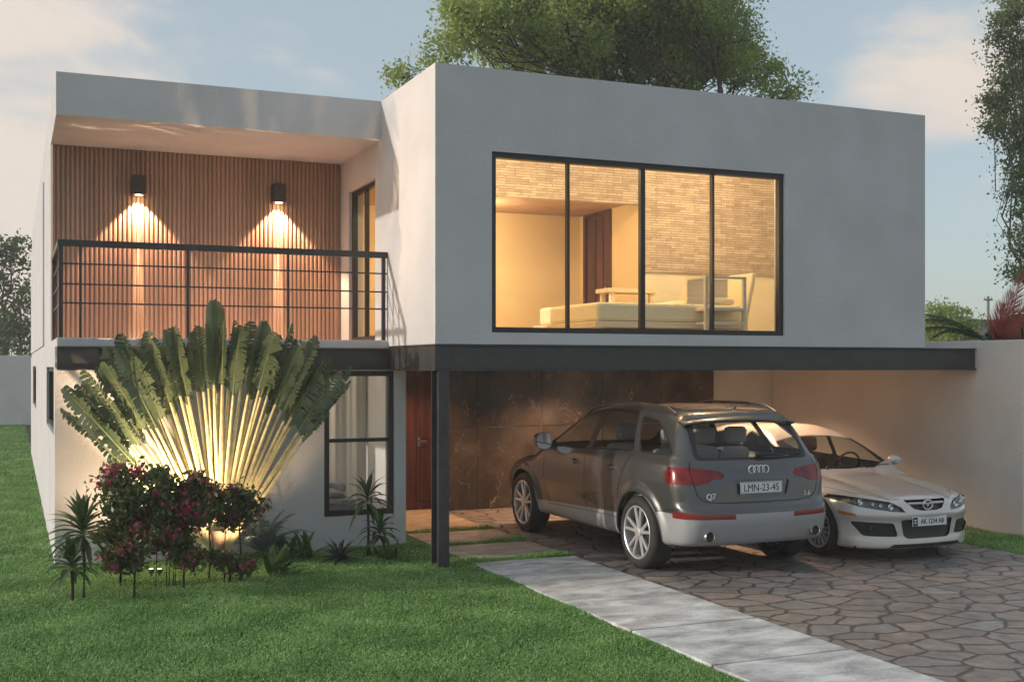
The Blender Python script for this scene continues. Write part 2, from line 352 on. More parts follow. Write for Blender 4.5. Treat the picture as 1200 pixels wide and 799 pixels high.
# upper box
wall_holes('upper_front_wall', 'y', YB, YB + .22, (XB, XR, 2.444, 5.512), [(4.905, 8.845, 2.576, 4.592)], STUC, H)
wall_holes('upper_left_wall', 'x', XB, XB + .2, (YB + .22, 20, 2.444, 5.512), [(14.34, 15.60, 2.53, 4.585)], STUC, H)
g = G(); g.box(XR - .2, XR, YB + .22, 20, 2.444, 5.512); g.build('upper_right_wall', STUC, H)
g = G(); g.box(XB + .2, XR - .2, 19.8, 20, 2.444, 5.512); g.build('upper_rear_wall', STUC, H)
g = G(); g.box(XB + .2, XR - .2, YB + .22, 19.8, 5.30, 5.40); g.build('roof', PLAST, H)
g = G(); g.box(XB + .2, XR - .2, YB + .22, 19.8, 2.444, 2.52); g.build('upper_floor', FLOORI, H)
# balcony roof, parapet, walls
g = G(); g.box(XU, XB, 14.08, 16.0, 5.032, 5.512); g.box(XU, XB, 16.0, 32, 5.032, 5.512); g.build('roof_parapet', STUC, H)
g = G(); g.box(XU, XB, 16.06, 16.2, 2.517, 5.032); g.build('balcony_rear_wall', STUC, H)
g = G(); g.box(XU, XU + .2, 16.2, 32, 2.517, 5.032); g.box(XL, XU + .2, 19.4, 32, 2.517, 5.03); g.build('upper_side_wall', STUC, H)
# fluted cladding
g = G(); pitch = .0575; n = int((XB - XU - .01) / pitch); poly = [(XU + .004, 16.058)]
for i in range(n):
    x = XU + .006 + i * pitch
    poly += [(x + .004, 16.030), (x + .008, 16.010), (x + .014, 16.004), (x + .036, 16.004), (x + .042, 16.010), (x + .046, 16.030)]
poly.append((XB - .004, 16.045)); poly.append((XB - .004, 16.058))
g.prism(poly, 'z', 2.519, 5.030); g.build('slatted_cladding', CLAD, H)
# window left lower
def window_y(x0, x1, z0, z1, y, d, bars_v=(), bars_h=(), fr=.05, name='window', trims=None):
    g = G(); g.box(x0, x1, y, y + d, z1 - fr, z1); g.box(x0, x1, y, y + d, z0, z0 + fr); g.box(x0, x0 + fr, y, y + d, z0 + fr, z1 - fr); g.box(x1 - fr, x1, y, y + d, z0 + fr, z1 - fr)
    fo = g.build(name, FRAME, H, bevel=.003)
    xs = [x0 + fr] + [b for b, w in bars_v] + [x1 - fr]; zs = [z0 + fr] + [b for b, w in bars_h] + [z1 - fr]
    for b, w in bars_v:
        g = G(); g.box(b - w / 2, b + w / 2, y + .008, y + d - .008, z0 + fr, z1 - fr); g.build('mullion', FRAME, fo)
    for b, w in bars_h:
        g = G(); g.box(x0 + fr, x1 - fr, y + .012, y + d - .012, b - w / 2, b + w / 2); g.build('transom', FRAME, fo)
    for i in range(len(xs) - 1):
        for j in range(len(zs) - 1):
            g = G(); e = .006; yy = y + d / 2
            g.add([(xs[i] + e, yy, zs[j] + e), (xs[i + 1] - e, yy, zs[j] + e), (xs[i + 1] - e, yy, zs[j + 1] - e), (xs[i] + e, yy, zs[j + 1] - e)], [(0, 1, 2, 3)])
            g.build('pane', GLASS, fo)
    return fo
window_y(4.907, 8.843, 2.578, 4.590, YB + .03, .08, [(5.872, .03), (6.85, .06), (7.826, .03)], fr=.06)
window_y(3.442, 4.314, .39, 2.143, YF + .02, .07, [], [(1.30, .045)], fr=.065)
def window_x(y0, y1, z0, z1, x, d, fr=.05, name='window', glass=True, bars=()):
    g = G(); g.box(x, x + d, y0, y1, z1 - fr, z1); g.box(x, x + d, y0, y1, z0, z0 + fr); g.box(x, x + d, y0, y0 + fr, z0 + fr, z1 - fr); g.box(x, x + d, y1 - fr, y1, z0 + fr, z1 - fr)
    for b in bars: g.box(x + .005, x + d - .005, b - .02, b + .02, z0 + fr, z1 - fr)
    fo = g.build(name, FRAME, H, bevel=.003); xx = x + d / 2
    g = G(); g.add([(xx, y0 + fr, z0 + fr), (xx, y1 - fr, z0 + fr), (xx, y1 - fr, z1 - fr), (xx, y0 + fr, z1 - fr)], [(0, 1, 2, 3)]); g.build('pane', GLASS, fo)
window_x(14.16, 17.19, 1.43, 2.18, XL + .03, .06, bars=(15.6,))
window_x(25.01, 28.99, 1.36, 2.19, XL + .03, .06)
window_x(14.345, 15.595, 2.532, 4.583, XB + .04, .07, fr=.06, name='sliding_door', bars=(14.97,))
# railing
rl = G(); zt = 3.60; rl.box(XU + .005, XB - .005, YF + .005, YF + .065, zt - .075, zt); rl.box(XU + .005, XU + .065, YF + .065, 15.99, zt - .075, zt)
ro = rl.build('railing', RAIL, H, bevel=.006)
for z in (3.335, 3.11, 2.90):
    g = G(); g.box(XU + .04, XB - .005, YF + .026, YF + .040, z - .009, z + .009); g.build('bar', RAIL, ro)
    g = G(); g.box(XU + .026, XU + .040, YF + .04, 15.99, z - .009, z + .009); g.build('bar', RAIL, ro)
for x in (XU + .04, .69, 1.85, 3.01, XB - .05):
    g = G(); w = .022 if x in (XU + .04,) or x > 4 else .014
    g.box(x - w, x + w, YF + .012, YF + .054, 2.518, zt - .076); g.build('post', RAIL, ro, bevel=.002)
g = G(); g.box(XU + .012, XU + .054, 15.93, 15.97, 2.518, zt - .076); g.build('post', RAIL, ro)
# wall lamps
LAMPB = mat('lamp_body', (.05, .035, .028), .45, noise=(20, .1)); LAMPE = mat('lamp_glow', (1, .85, .6), .5, emit=(1, .62, .28), estr=30)
for px in (163, 327):
    c = at_y(px, 220, 15.9)
    g = G(); g.box(c.x - .085, c.x + .085, 15.83, 16.003, 4.43, 4.68); lo = g.build('wall_lamp', LAMPB, H, bevel=.006)
    g = G(); g.lathe([(4.426, .001), (4.426, .045), (4.429, .045)], 'z', 20, (c.x, 15.915, 0)); g.build('bulb', LAMPE, lo)
# entrance: door wall, door, marble
g = G(); g.box(4.467, 5.30, 16.9, 17.05, 0, 2.36); g.box(6.0, 6.06, 16.9, 17.05, 0, 2.36); g.box(5.30, 6.0, 16.9, 17.05, 2.22, 2.36); g.build('entrance_wall', STUC, H)
g = G(); g.box(5.30, 5.36, 16.86, 16.98, 0, 2.22); g.box(5.94, 6.0, 16.86, 16.98, 0, 2.22); g.box(5.36, 5.94, 16.86, 16.98, 2.14, 2.22)
dr = g.build('front_door', DOORW, H, bevel=.004)
g = G(); g.box(5.362, 5.62, 16.93, 16.97, .01, 2.139); g.box(5.655, 5.938, 16.93, 16.97, .01, 2.139); g.box(5.62, 5.655, 16.945, 16.965, .01, 2.139); g.box(5.70, 5.90, 16.918, 16.93, .15, .95); g.box(5.70, 5.90, 16.918, 16.93, 1.1, 2.0); g.build('door_leaf', DOORW, dr, bevel=.003)
g = G(); g.tube([(5.69, 16.9, 1.06), (5.69, 16.87, 1.06), (5.79, 16.87, 1.06)], .009); g.box(5.665, 5.715, 16.915, 16.93, .98, 1.12); g.build('handle', mat('brushed_steel', (.5, .48, .45), .3, 1), dr)
g = G()
xs = [6.062, 6.99 - .55, 7.62 - .1, 8.6, 9.7, 10.80]; zs = [.012, .62, 1.2, 1.78, 2.36]
xs = [6.062, 6.54, 7.63, 8.70, 9.77, 10.80]; zs = [.013, 1.27, 2.36]
for i in range(len(xs) - 1):
    for j in range(len(zs) - 1): g.box(xs[i] + .005, xs[i + 1] - .005, 16.65, 16.68, zs[j] + .004, zs[j + 1] - .004)
g.build('marble_cladding', MARBLE, H, bevel=.002)
JOINT = mat('stone_joint', (.46, .38, .30), .9, noise=(10, .1))
g = G(); g.box(6.064, 10.80, 16.665, 16.9, -.05, 2.36); g.build('carport_rear_wall', JOINT, H)
g = G(); g.box(10.80, 12.0, 16.68, 16.9, -.05, 2.36); g.build('carport_rear_wall', STUC, H)
# upstairs room
g = G(); g.box(8.41, 10.887, 14.83, 14.97, 3.575, 5.30); g.box(XB + .2, 8.41, 14.83, 14.97, 4.546, 5.30); g.build('stone_cladding', STONE, H)
g = G(); g.box(8.41, 10.887, 14.87, 14.97, 2.52, 3.575); g.build('bedroom_wall', PLAST, H)
wall_holes('corridor_wall', 'x', 8.41, 8.51, (14.97, 16.87, 2.52, 5.30), [(15.82, 16.68, 2.53, 4.58)], YELP, H)
g = G(); g.box(XB + .2, 8.51, 16.87, 16.97, 2.52, 5.30); g.build('corridor_end_wall', YELP, H)
g = G(); g.box(XB + .22, 8.40, 14.98, 16.86, 4.60, 4.70); g.build('corridor_ceiling', mat('shade_brown_ceiling', (.42, .27, .17), .8, noise=(3, .1)), H)  # low ceiling added; its brown paints in the shadow strip atop the far wall
g = G(); g.box(XB + .201, XB + .215, YB + .22, 14.3, 2.52, 5.3); g.box(XB + .201, XB + .215, 15.64, 16.87, 2.52, 5.3); g.build('bedroom_wall', PLAST, H)
g = G(); g.box(10.87, 10.886, YB + .22, 14.82, 2.52, 5.3); g.build('bedroom_wall', PLAST, H)
g = G(); g.box(8.38, 8.48, 15.79, 15.86, 2.53, 4.64); g.box(8.38, 8.48, 16.64, 16.71, 2.53, 4.64); g.box(8.38, 8.48, 15.86, 16.64, 4.56, 4.64); dr2 = g.build('bedroom_door', DOORW, H)
g = G()
g.box(8.42, 8.46, 15.862, 16.638, 2.53, 4.56)
for a, b_ in ((15.89, 16.03), (16.08, 16.28), (16.33, 16.60)): g.box(8.405, 8.42, a, b_, 2.6, 4.5)
g.build('door_leaf', DOORW, dr2)
g = G(); g.lathe([(8.36, .001), (8.36, .025), (8.405, .02)], 'x', 12, (0, 15.92, 3.4)); g.build('handle', mat('brass_knob', (.6, .42, .15), .3, 1), dr2)
# sky-light-free roof over wing so no leaks
g = G(); g.box(XL + .2, 4.267, 13.98, 32, 2.38, 2.418); g.build('wing_ceiling', PLAST, H)

# ------------------------------------------------------------------ furniture
CREAM = mat('mattress_fabric', (.80, .70, .45), .9, bump=(30, .3, .01))
b = thing('bed', 'low double bed with cream mattress on a pale wooden frame', 'bed', (6.51, 12.6, 2.50))
g = G(); g.box(.02, 2.1, .02, 1.75, .25, .48); g.build('mattress', CREAM, b, bevel=.04)
g = G(); g.box(-.04, 2.15, -.04, 1.81, .17, .245); g.build('bed_frame', PALEW, b, bevel=.01)
for x in (0, 2.04):
    for y in (0, 1.70): g = G(); g.box(x, x + .08, y, y + .08, 0.02, .17); g.build('leg', PALEW, b)
rm = Euler((0, R(12), 0)).to_matrix(); g = G(); g.box(2.14, 2.20, .05, 1.75, .2, .92, rot=rm, c=(2.17, 1, .2)); g.build('headboard', CREAM, b, bevel=.02)
for y in (.15, 1.0): g = G(); g.box(1.68, 2.05, y - .05, y + .62, .485, .58); g.build('pillow', CREAM, b, bevel=.04)
t = thing('bedside_table', 'small pale wooden table behind the bed', 'table', (7.62, 14.40, 2.52))
g = G(); g.box(0, .76, 0, .4, .71, .77); g.build('table_top', PALEW, t, bevel=.006)
for x in (.05, .68):
    for y in (.03, .3): g = G(); g.box(x, x + .06, y, y + .06, 0, .71); g.build('leg', PALEW, t)
g = G(); g.box(.1, .66, .05, .35, .52, .58); g.build('shelf', PALEW, t)
t = thing('wooden_chair', 'pale slatted wooden chair close to the right end of the bedroom window', 'chair', (7.88, 12.34, 2.52))
P = [(0, 0), (.28, 0), (.0, .38), (.62, .0), (.62, .38)]
for x, y in ((0, 0), (.56, 0), (0, .42), (.56, .42)):
    g = G(); g.box(x, x + .045, y, y + .045, 0, .80); g.build('leg', PALEW, t, bevel=.004)
g = G(); g.box(.03, .57, .0, .46, .37, .41); g.build('seat', PALEW, t, bevel=.006)
g = G(); g.box(.04, .56, .42, .455, .44, .80); g.box(.045, .565, .005, .035, .77, .80); g.box(.0, .04, .04, .42, .77, .80); g.build('backrest', PALEW, t, bevel=.004)
g = G(); g.box(.045, .565, .01, .035, .20, .235); g.box(.045, .565, .01, .035, .10, .13); g.box(.565, .60, .045, .42, .10, .13); g.box(.005, .035, .045, .42, .2, .23); g.build('stretcher', PALEW, t)
# curtain and sofa of the ground-floor room
CURT = mat('pale_curtain', (.62, .60, .55), .9)
vs = []; fs = []; n = 120
for i in range(n + 1):
    x = 2.6 + i * 1.64 / n
    for z in (.32, 2.34): vs.append((x, 14.75 + .02 * sin(i * .33) + .01 * sin(i * .9), z))
for i in range(n): fs.append((2 * i, 2 * i + 2, 2 * i + 3, 2 * i + 1))
tag(meshobj('curtain', vs, fs, CURT, smooth=True), 'pale plain curtain drawn behind the lower left window', 'curtain')
SOFA = mat('grey_upholstery', (.20, .20, .20), .9, noise=(6, .3), bump=(8, .8, .05))
t = thing('armchair', 'grey upholstered armchair seen low behind the lower left window', 'armchair', (3.3, 14.05, .3))
g = G(); g.box(0, .62, .02, .55, .0, .26); g.build('seat', SOFA, t, bevel=.05)
g = G(); g.box(0, .62, .46, .62, .27, .42); g.build('backrest', SOFA, t, bevel=.06)
g = G(); g.box(.04, .5, .08, .4, .265, .37, rot=Euler((.1, .12, .2)).to_matrix()); g.build('cushion', SOFA, t, bevel=.05)

# ------------------------------------------------------------------ boundary walls
g = G(); g.box(12.01, 12.2, 11.28, 46, -.05, 2.545)
tag(g.build('boundary_wall', STUC_W, bevel=.01), 'plain plastered garden wall closing the right side of the carport', 'wall')
g = G(); g.box(-30, 60, 47.5, 47.7, -.05, 2.60)
tag(g.build('boundary_wall', STUC_W, bevel=.01), 'grey rear garden wall at the end of the left lawn', 'wall')
# ------------------------------------------------------------------ vehicles
def curve(pts):
    """smooth 1-D interpolant (monotone-ish Hermite) returned as vectorised function"""
    p = np.array(sorted(pts), float); x, y = p[:, 0], p[:, 1]
    h = np.diff(x); d = np.diff(y) / h; m = np.zeros(len(x)); m[0] = d[0]; m[-1] = d[-1]
    for i in range(1, len(x) - 1):
        m[i] = 0 if d[i - 1] * d[i] <= 0 else (h[i - 1] + h[i]) / (h[i - 1] / d[i - 1] + h[i] / d[i]) if False else 2 * d[i - 1] * d[i] / (d[i - 1] + d[i])
    def F(t):
        t = np.clip(np.asarray(t, float), x[0], x[-1]); k = np.clip(np.searchsorted(x, t) - 1, 0, len(x) - 2)
        s = (t - x[k]) / h[k]; s2 = s * s; s3 = s2 * s
        return y[k] * (2 * s3 - 3 * s2 + 1) + m[k] * h[k] * (s3 - 2 * s2 + s) + y[k + 1] * (-2 * s3 + 3 * s2) + m[k + 1] * h[k] * (s3 - s2)
    return F
def smax(a, b, r):
    hh = np.maximum(r - np.abs(a - b), 0) / r
    return np.maximum(a, b) + hh * hh * r * .25
def skin(fn, W, Y0, Y1, Z0, Z1, ya, yb, zc, step=.032):
    """body skin: points of a gridded box pulled inward until fn==0 along rays from a spine"""
    nx = int(2 * W / step); ny = int((Y1 - Y0) / step); nz = int((Z1 - Z0) / step)
    xs = np.linspace(-W, W, nx + 1); ys = np.linspace(Y0, Y1, ny + 1); zs = np.linspace(Z0, Z1, nz + 1)
    idx = {}; P = []; F = []
    def V(i, j, k):
        key = (i, j, k)
        if key not in idx: idx[key] = len(P); P.append((xs[i], ys[j], zs[k]))
        return idx[key]
    for i in range(nx):
        for j in range(ny):
            F.append((V(i, j, nz), V(i + 1, j, nz), V(i + 1, j + 1, nz), V(i, j + 1, nz)))
            F.append((V(i, j, 0), V(i, j + 1, 0), V(i + 1, j + 1, 0), V(i + 1, j, 0)))
    for j in range(ny):
        for k in range(nz):
            F.append((V(0, j, k), V(0, j, k + 1), V(0, j + 1, k + 1), V(0, j + 1, k)))
            F.append((V(nx, j, k), V(nx, j + 1, k), V(nx, j + 1, k + 1), V(nx, j, k + 1)))
    for i in range(nx):
        for k in range(nz):
            F.append((V(i, 0, k), V(i + 1, 0, k), V(i + 1, 0, k + 1), V(i, 0, k + 1)))
            F.append((V(i, ny, k), V(i, ny, k + 1), V(i + 1, ny, k + 1), V(i + 1, ny, k)))
    P = np.array(P)
    Q = np.zeros_like(P); t = (P[:, 1] - Y0) / (Y1 - Y0); Q[:, 1] = ya + t * (yb - ya); Q[:, 2] = zc(Q[:, 1])
    lo = np.zeros(len(P)); hi = np.ones(len(P))
    for _ in range(26):
        mid = (lo + hi) / 2; X = Q + (P - Q) * mid[:, None]; inside = fn(X[:, 0], X[:, 1], X[:, 2]) < 0
        lo = np.where(inside, mid, lo); hi = np.where(inside, hi, mid)
    X = Q + (P - Q) * ((lo + hi) / 2)[:, None]
    bm = bmesh.new(); bv = [bm.verts.new(p) for p in X]
    for fc in F: bm.faces.new([bv[i] for i in fc])
    bm.normal_update()
    return bm
def rpoly(pts, r=.04, n=4):
    out = []; N = len(pts)
    for i in range(N):
        p = Vector(pts[i]); a = Vector(pts[i - 1]); b = Vector(pts[(i + 1) % N])
        da = (a - p); db = (b - p); rr = min(r, da.length * .45, db.length * .45)
        A = p + da.normalized() * rr; B = p + db.normalized() * rr
        for k in range(n + 1):
            t = k / n; out.append(tuple(A * (1 - t) ** 2 + p * 2 * t * (1 - t) + B * t * t))
    return out
def circ(c, r, n=40): return [(c[0] + r * cos(2 * pi * i / n), c[1] + r * sin(2 * pi * i / n)) for i in range(n)]
def inpoly(p, poly):
    x, y = p; c = False; j = len(poly) - 1
    for i in range(len(poly)):
        xi, yi = poly[i]; xj, yj = poly[j]
        if (yi > y) != (yj > y) and x < (xj - xi) * (y - yi) / (yj - yi) + xi: c = not c
        j = i
    return c
def grow(poly, d):
    n = len(poly); out = []
    A = sum(poly[i][0] * poly[(i + 1) % n][1] - poly[(i + 1) % n][0] * poly[i][1] for i in range(n))
    sg = 1 if A > 0 else -1
    for i in range(n):
        a = Vector(poly[i - 1]); p = Vector(poly[i]); b = Vector(poly[(i + 1) % n])
        e1 = (p - a).normalized(); e2 = (b - p).normalized(); nn = Vector((e1.y + e2.y, -(e1.x + e2.x))) * sg
        if nn.length < 1e-6: nn = Vector((e1.y, -e1.x)) * sg
        out.append(tuple(p + nn.normalized() * d))
    return out
def cut(bm, poly, ax, cond, tagv, layer, only=None):
    """imprint polygon (seen along the remaining axis) into the skin and tag the faces inside"""
    u, w = ax; us = [p[0] for p in poly]; ws = [p[1] for p in poly]; e = .05
    bb = (min(us) - e, max(us) + e, min(ws) - e, max(ws) + e)
    def cand():
        out = []
        for fc in bm.faces:
            c = fc.calc_center_median()
            if bb[0] < c[u] < bb[1] and bb[2] < c[w] < bb[3] and cond(c, fc.normal): out.append(fc)
        return out
    cs = cand(); n = len(poly); drop = 3 - u - w
    for i in range(n):
        a = poly[i]; b = poly[(i + 1) % n]; du, dw = b[0] - a[0], b[1] - a[1]
        if du * du + dw * dw < 1e-10: continue
        no = [0, 0, 0]; no[u] = dw; no[w] = -du; co = [0, 0, 0]; co[u] = a[0]; co[w] = a[1]
        x0, x1 = min(a[0], b[0]) - .002, max(a[0], b[0]) + .002; y0, y1 = min(a[1], b[1]) - .002, max(a[1], b[1]) + .002
        fs = []
        for fc in cs:
            if not fc.is_valid: continue
            vu = [v.co[u] for v in fc.verts]; vw = [v.co[w] for v in fc.verts]
            if max(vu) >= x0 and min(vu) <= x1 and max(vw) >= y0 and min(vw) <= y1: fs.append(fc)
        if not fs: continue
        geom = set(fs); 
        for fc in fs: geom.update(fc.edges); geom.update(fc.verts)
        r = bmesh.ops.bisect_plane(bm, geom=list(geom), plane_co=co, plane_no=no, dist=1e-6)
        st = {id(x) for x in cs}
        for x in r['geom']:
            if isinstance(x, bmesh.types.BMFace) and id(x) not in st: cs.append(x)
    cs = [x for x in cs if x.is_valid]; seen = set()
    for fc in cand():
        c = fc.calc_center_median()
        if (only is None or fc[layer] in only) and inpoly((c[u], c[w]), poly): fc[layer] = tagv
def split(bm, layer, tagv, offs=0.0, thick=0.0):
    """new bmesh with faces of one tag, pushed along normals; optional thickness skirts"""
    nb = bmesh.new(); mp = {}
    for fc in bm.faces:
        if fc[layer] != tagv: continue
        vs = []
        for v in fc.verts:
            if v not in mp: mp[v] = nb.verts.new(v.co)
            vs.append(mp[v])
        try: nb.faces.new(vs)
        except ValueError: pass
    nb.normal_update()
    if offs or thick:
        nrm = {v: v.normal.copy() for v in nb.verts}
        bd = [e for e in nb.edges if len(e.link_faces) == 1]
        if thick:
            r = bmesh.ops.extrude_edge_only(nb, edges=bd)
            nv = {x for x in r['geom'] if isinstance(x, bmesh.types.BMVert)}
        for v, n_ in nrm.items(): v.co += n_ * offs
        if thick:
            for v in nv:
                # match original by position
                pass
    bmesh.ops.triangulate(nb, faces=[fc for fc in nb.faces if len(fc.verts) > 4])
    return nb
def text_mesh(body, size, m, parent, name, loc, rot, ext=.002, sx=1.0, bold=0.0, align='CENTER'):
    cu = bpy.data.curves.new('t', 'FONT'); cu.body = body; cu.size = size; cu.extrude = ext; cu.align_x = align; cu.align_y = 'CENTER'; cu.offset = bold; cu.resolution_u = 3
    to = bpy.data.objects.new('t', cu); COL.objects.link(to)
    bpy.context.view_layer.update()
    me = bpy.data.meshes.new_from_object(to.evaluated_get(bpy.context.evaluated_depsgraph_get()))
    bpy.data.objects.remove(to); me.materials.clear(); me.materials.append(m); me.name = name
    o = link(bpy.data.objects.new(name, me), parent); o.location = loc; o.rotation_euler = rot; o.scale = (sx, 1, 1)
    return o

PAINT = mat('dark_grey_paint', (.075, .077, .082), .34, metal=.5, coat=1.0, noise=(1.5, .05))
SILV = mat('satin_grey_cladding', (.36, .37, .39), .40, metal=.2, coat=.3)
WHITEP = mat('pearl_white_paint', (.58, .56, .54), .28, metal=.2, coat=1.0, noise=(1.5, .03))
BLACK = mat('black_plastic', (.012, .012, .013), .45)
RUBB = mat('tyre_rubber', (.022, .022, .022), .75, bump=(60, .3, .003), noise=(9, .25))
ALLOY = mat('alloy', (.66, .66, .67), .35, metal=.6)
ALLOYD = mat('brake_and_hub', (.07, .07, .07), .5, metal=.6)
CHROME = mat('chrome', (.75, .76, .78), .12, metal=1.0)
SGLASS = glassmat('tinted_windscreen', (.62, .66, .66), 1.45)
SEATD = mat('dark_seat_fabric', (.05, .05, .052), .8)
BADGE = mat('badge_metal', (.72, .74, .77), .35, metal=.35)
RED = mat('red_lens', (.17, .006, .008), .18, spec=.35, coat=.35, noise=(9, .35, 1))
REDD = mat('dark_red_reflector', (.20, .02, .02), .2, coat=.6)
CGLASS = glassmat('car_glass', (.88, .91, .91), 1.45, .0, .0)
HGLASS = glassmat('headlamp_lens', (.92, .94, .95), 1.45)
AMBER = mat('amber_lens', (.5, .17, .03), .2, coat=1)
LEATH = mat('grey_seat_leather', (.30, .29, .28), .6)
LEATHB = mat('beige_seat_leather', (.42, .36, .28), .6)
PLATEM = mat('number_plate', (.72, .74, .76), .45)
INK = mat('plate_ink', (.015, .015, .02), .5)
MIRG = mat('mirror_glass', (.85, .85, .85), .04, metal=1.0)

def wheel(name, parent, x, y, z, r, rr, w, side, spokes, dbl):
    """side=-1: outer face towards -x"""
    g = G(); n = 56
    prof = [(-w / 2 + .015, rr), (-w / 2 + .004, rr + .012), (-w / 2, rr + .045), (-w / 2 + .012, r - .03), (-w / 2 + .035, r - .006), (-w / 4, r), (0, r + .001), (w / 4, r), (w / 2 - .035, r - .006), (w / 2, r - .05), (w / 2, rr + .03), (w / 2 - .02, rr)]
    wt = bpy.data.objects.new(name, None); link(wt, parent); wt.location = (x, y, z); wt.empty_display_size = .1
    if side > 0: wt.rotation_euler = (0, 0, pi)
    g.lathe(prof, 'x', n); ty = g.build('tyre', RUBB, wt, smooth=True)
    g = G(); g.lathe([(-w / 2 + .012, rr + .002), (-w / 2 + .006, rr - .006), (-w / 2 + .012, rr - .018), (-w / 2 + .05, rr - .026), (w / 2 - .02, rr - .03)], 'x', n)
    nsp = spokes
    for k in range(nsp):
        base = 2 * pi * k / nsp + .3
        for sgn in ((-1, 1) if dbl else (0,)):
            a0 = base + sgn * (.22 if dbl else 0); a1 = base + sgn * (.235 if dbl else 0)
            w0 = .021 if dbl else .014; w1 = .0175 if dbl else .008
            r0, r1 = .045, rr - .012; secs = []
            for t in (0, .35, .7, 1):
                rad = r0 + (r1 - r0) * t; a = a0 + (a1 - a0) * t * t; hw = w0 + (w1 - w0) * t
                xo = -w / 2 + .035 - .012 * sin(t * pi * .5) - .004
                c = Vector((0, rad * cos(a), rad * sin(a))); tn = Vector((0, -sin(a), cos(a)))
                secs.append([c + tn * hw + Vector((xo + .012, 0, 0)), c + tn * hw * .6 + Vector((xo, 0, 0)), c - tn * hw * .6 + Vector((xo, 0, 0)), c - tn * hw + Vector((xo + .012, 0, 0)), c - tn * hw * .7 + Vector((xo + .045, 0, 0)), c + tn * hw * .7 + Vector((xo + .045, 0, 0))])
            vs = [v for s_ in secs for v in s_]; fs = []
            for i in range(3):
                for q in range(6): fs.append((i * 6 + q, i * 6 + (q + 1) % 6, (i + 1) * 6 + (q + 1) % 6, (i + 1) * 6 + q))
            g.add(vs, fs)
    g.lathe([(-w / 2 + .012, .001), (-w / 2 + .012, .036), (-w / 2 + .02, .060), (-w / 2 + .05, .066)], 'x', 24)
    g.build('rim', ALLOY, wt, smooth=True)
    g = G(); g.lathe([(-w / 2 + .085, .001), (-w / 2 + .085, rr * .62), (-w / 2 + .095, rr * .63), (-w / 2 + .1, rr - .03)], 'x', 32); g.build('brake_disc', ALLOYD, wt, smooth=True)
    return wt
def seat(parent, x, y, face, z0, h, m, wid=.48):
    """face=+1 faces +y"""
    g = G(); g.box(x - wid / 2, x + wid / 2, y - .25, y + .25, z0, z0 + .16); so = g.build('seat', m, parent, bevel=.05)
    rm = Euler((R(14) * face, 0, 0)).to_matrix(); yb = y - face * .27
    g = G(); g.box(x - wid / 2, x + wid / 2, yb - .07, yb + .07, z0 + .1, z0 + h, rot=rm, c=(x, yb, z0 + .1)); g.build('backrest', m, so, bevel=.06)
    off = rm @ Vector((0, 0, h + .05)); g = G(); g.box(x - .14, x + .14, yb + off.y - .05, yb + off.y + .05, z0 + .1 + off.z - .10, z0 + .1 + off.z + .09); g.build('headrest', m, so, bevel=.045)

def finish_body(bm, lay, parent, paint, parts):
    """parts: list of (tag, name, material, offset, label)"""
    out = {}
    for tg, name, m, off, lab in parts:
        if not any(fc[lay] == tg for fc in bm.faces): continue
        if isinstance(tg, int) and name:
            nb = split(bm, lay, tg, off)
            # separate left/right or connected islands when asked
            o = bmobj(name, nb, m, parent, True)
            if lab: o['label'] = lab
            out[name] = o
    nb = split(bm, lay, 0, 0)
    o = bmobj('body', nb, paint, parent, True); out['body'] = o
    autosmooth(o, 38)
    return out
def wheelhouse(parent, yc, zc, r, xi, xo):
    g = G()
    for s in (-1, 1):
        n = 20; base = []
        ring = [(yc + r * cos(pi * (k / n) * 1.16 - .08 * pi), zc + r * sin(pi * (k / n) * 1.16 - .08 * pi)) for k in range(n + 1)]
        vs = [(s * xi, a, b_) for a, b_ in ring] + [(s * xo, a, b_) for a, b_ in ring]
        g.add(vs, [(k, k + 1, n + 2 + k, n + 1 + k) for k in range(n)] + [tuple(range(n + 1))])
    return g

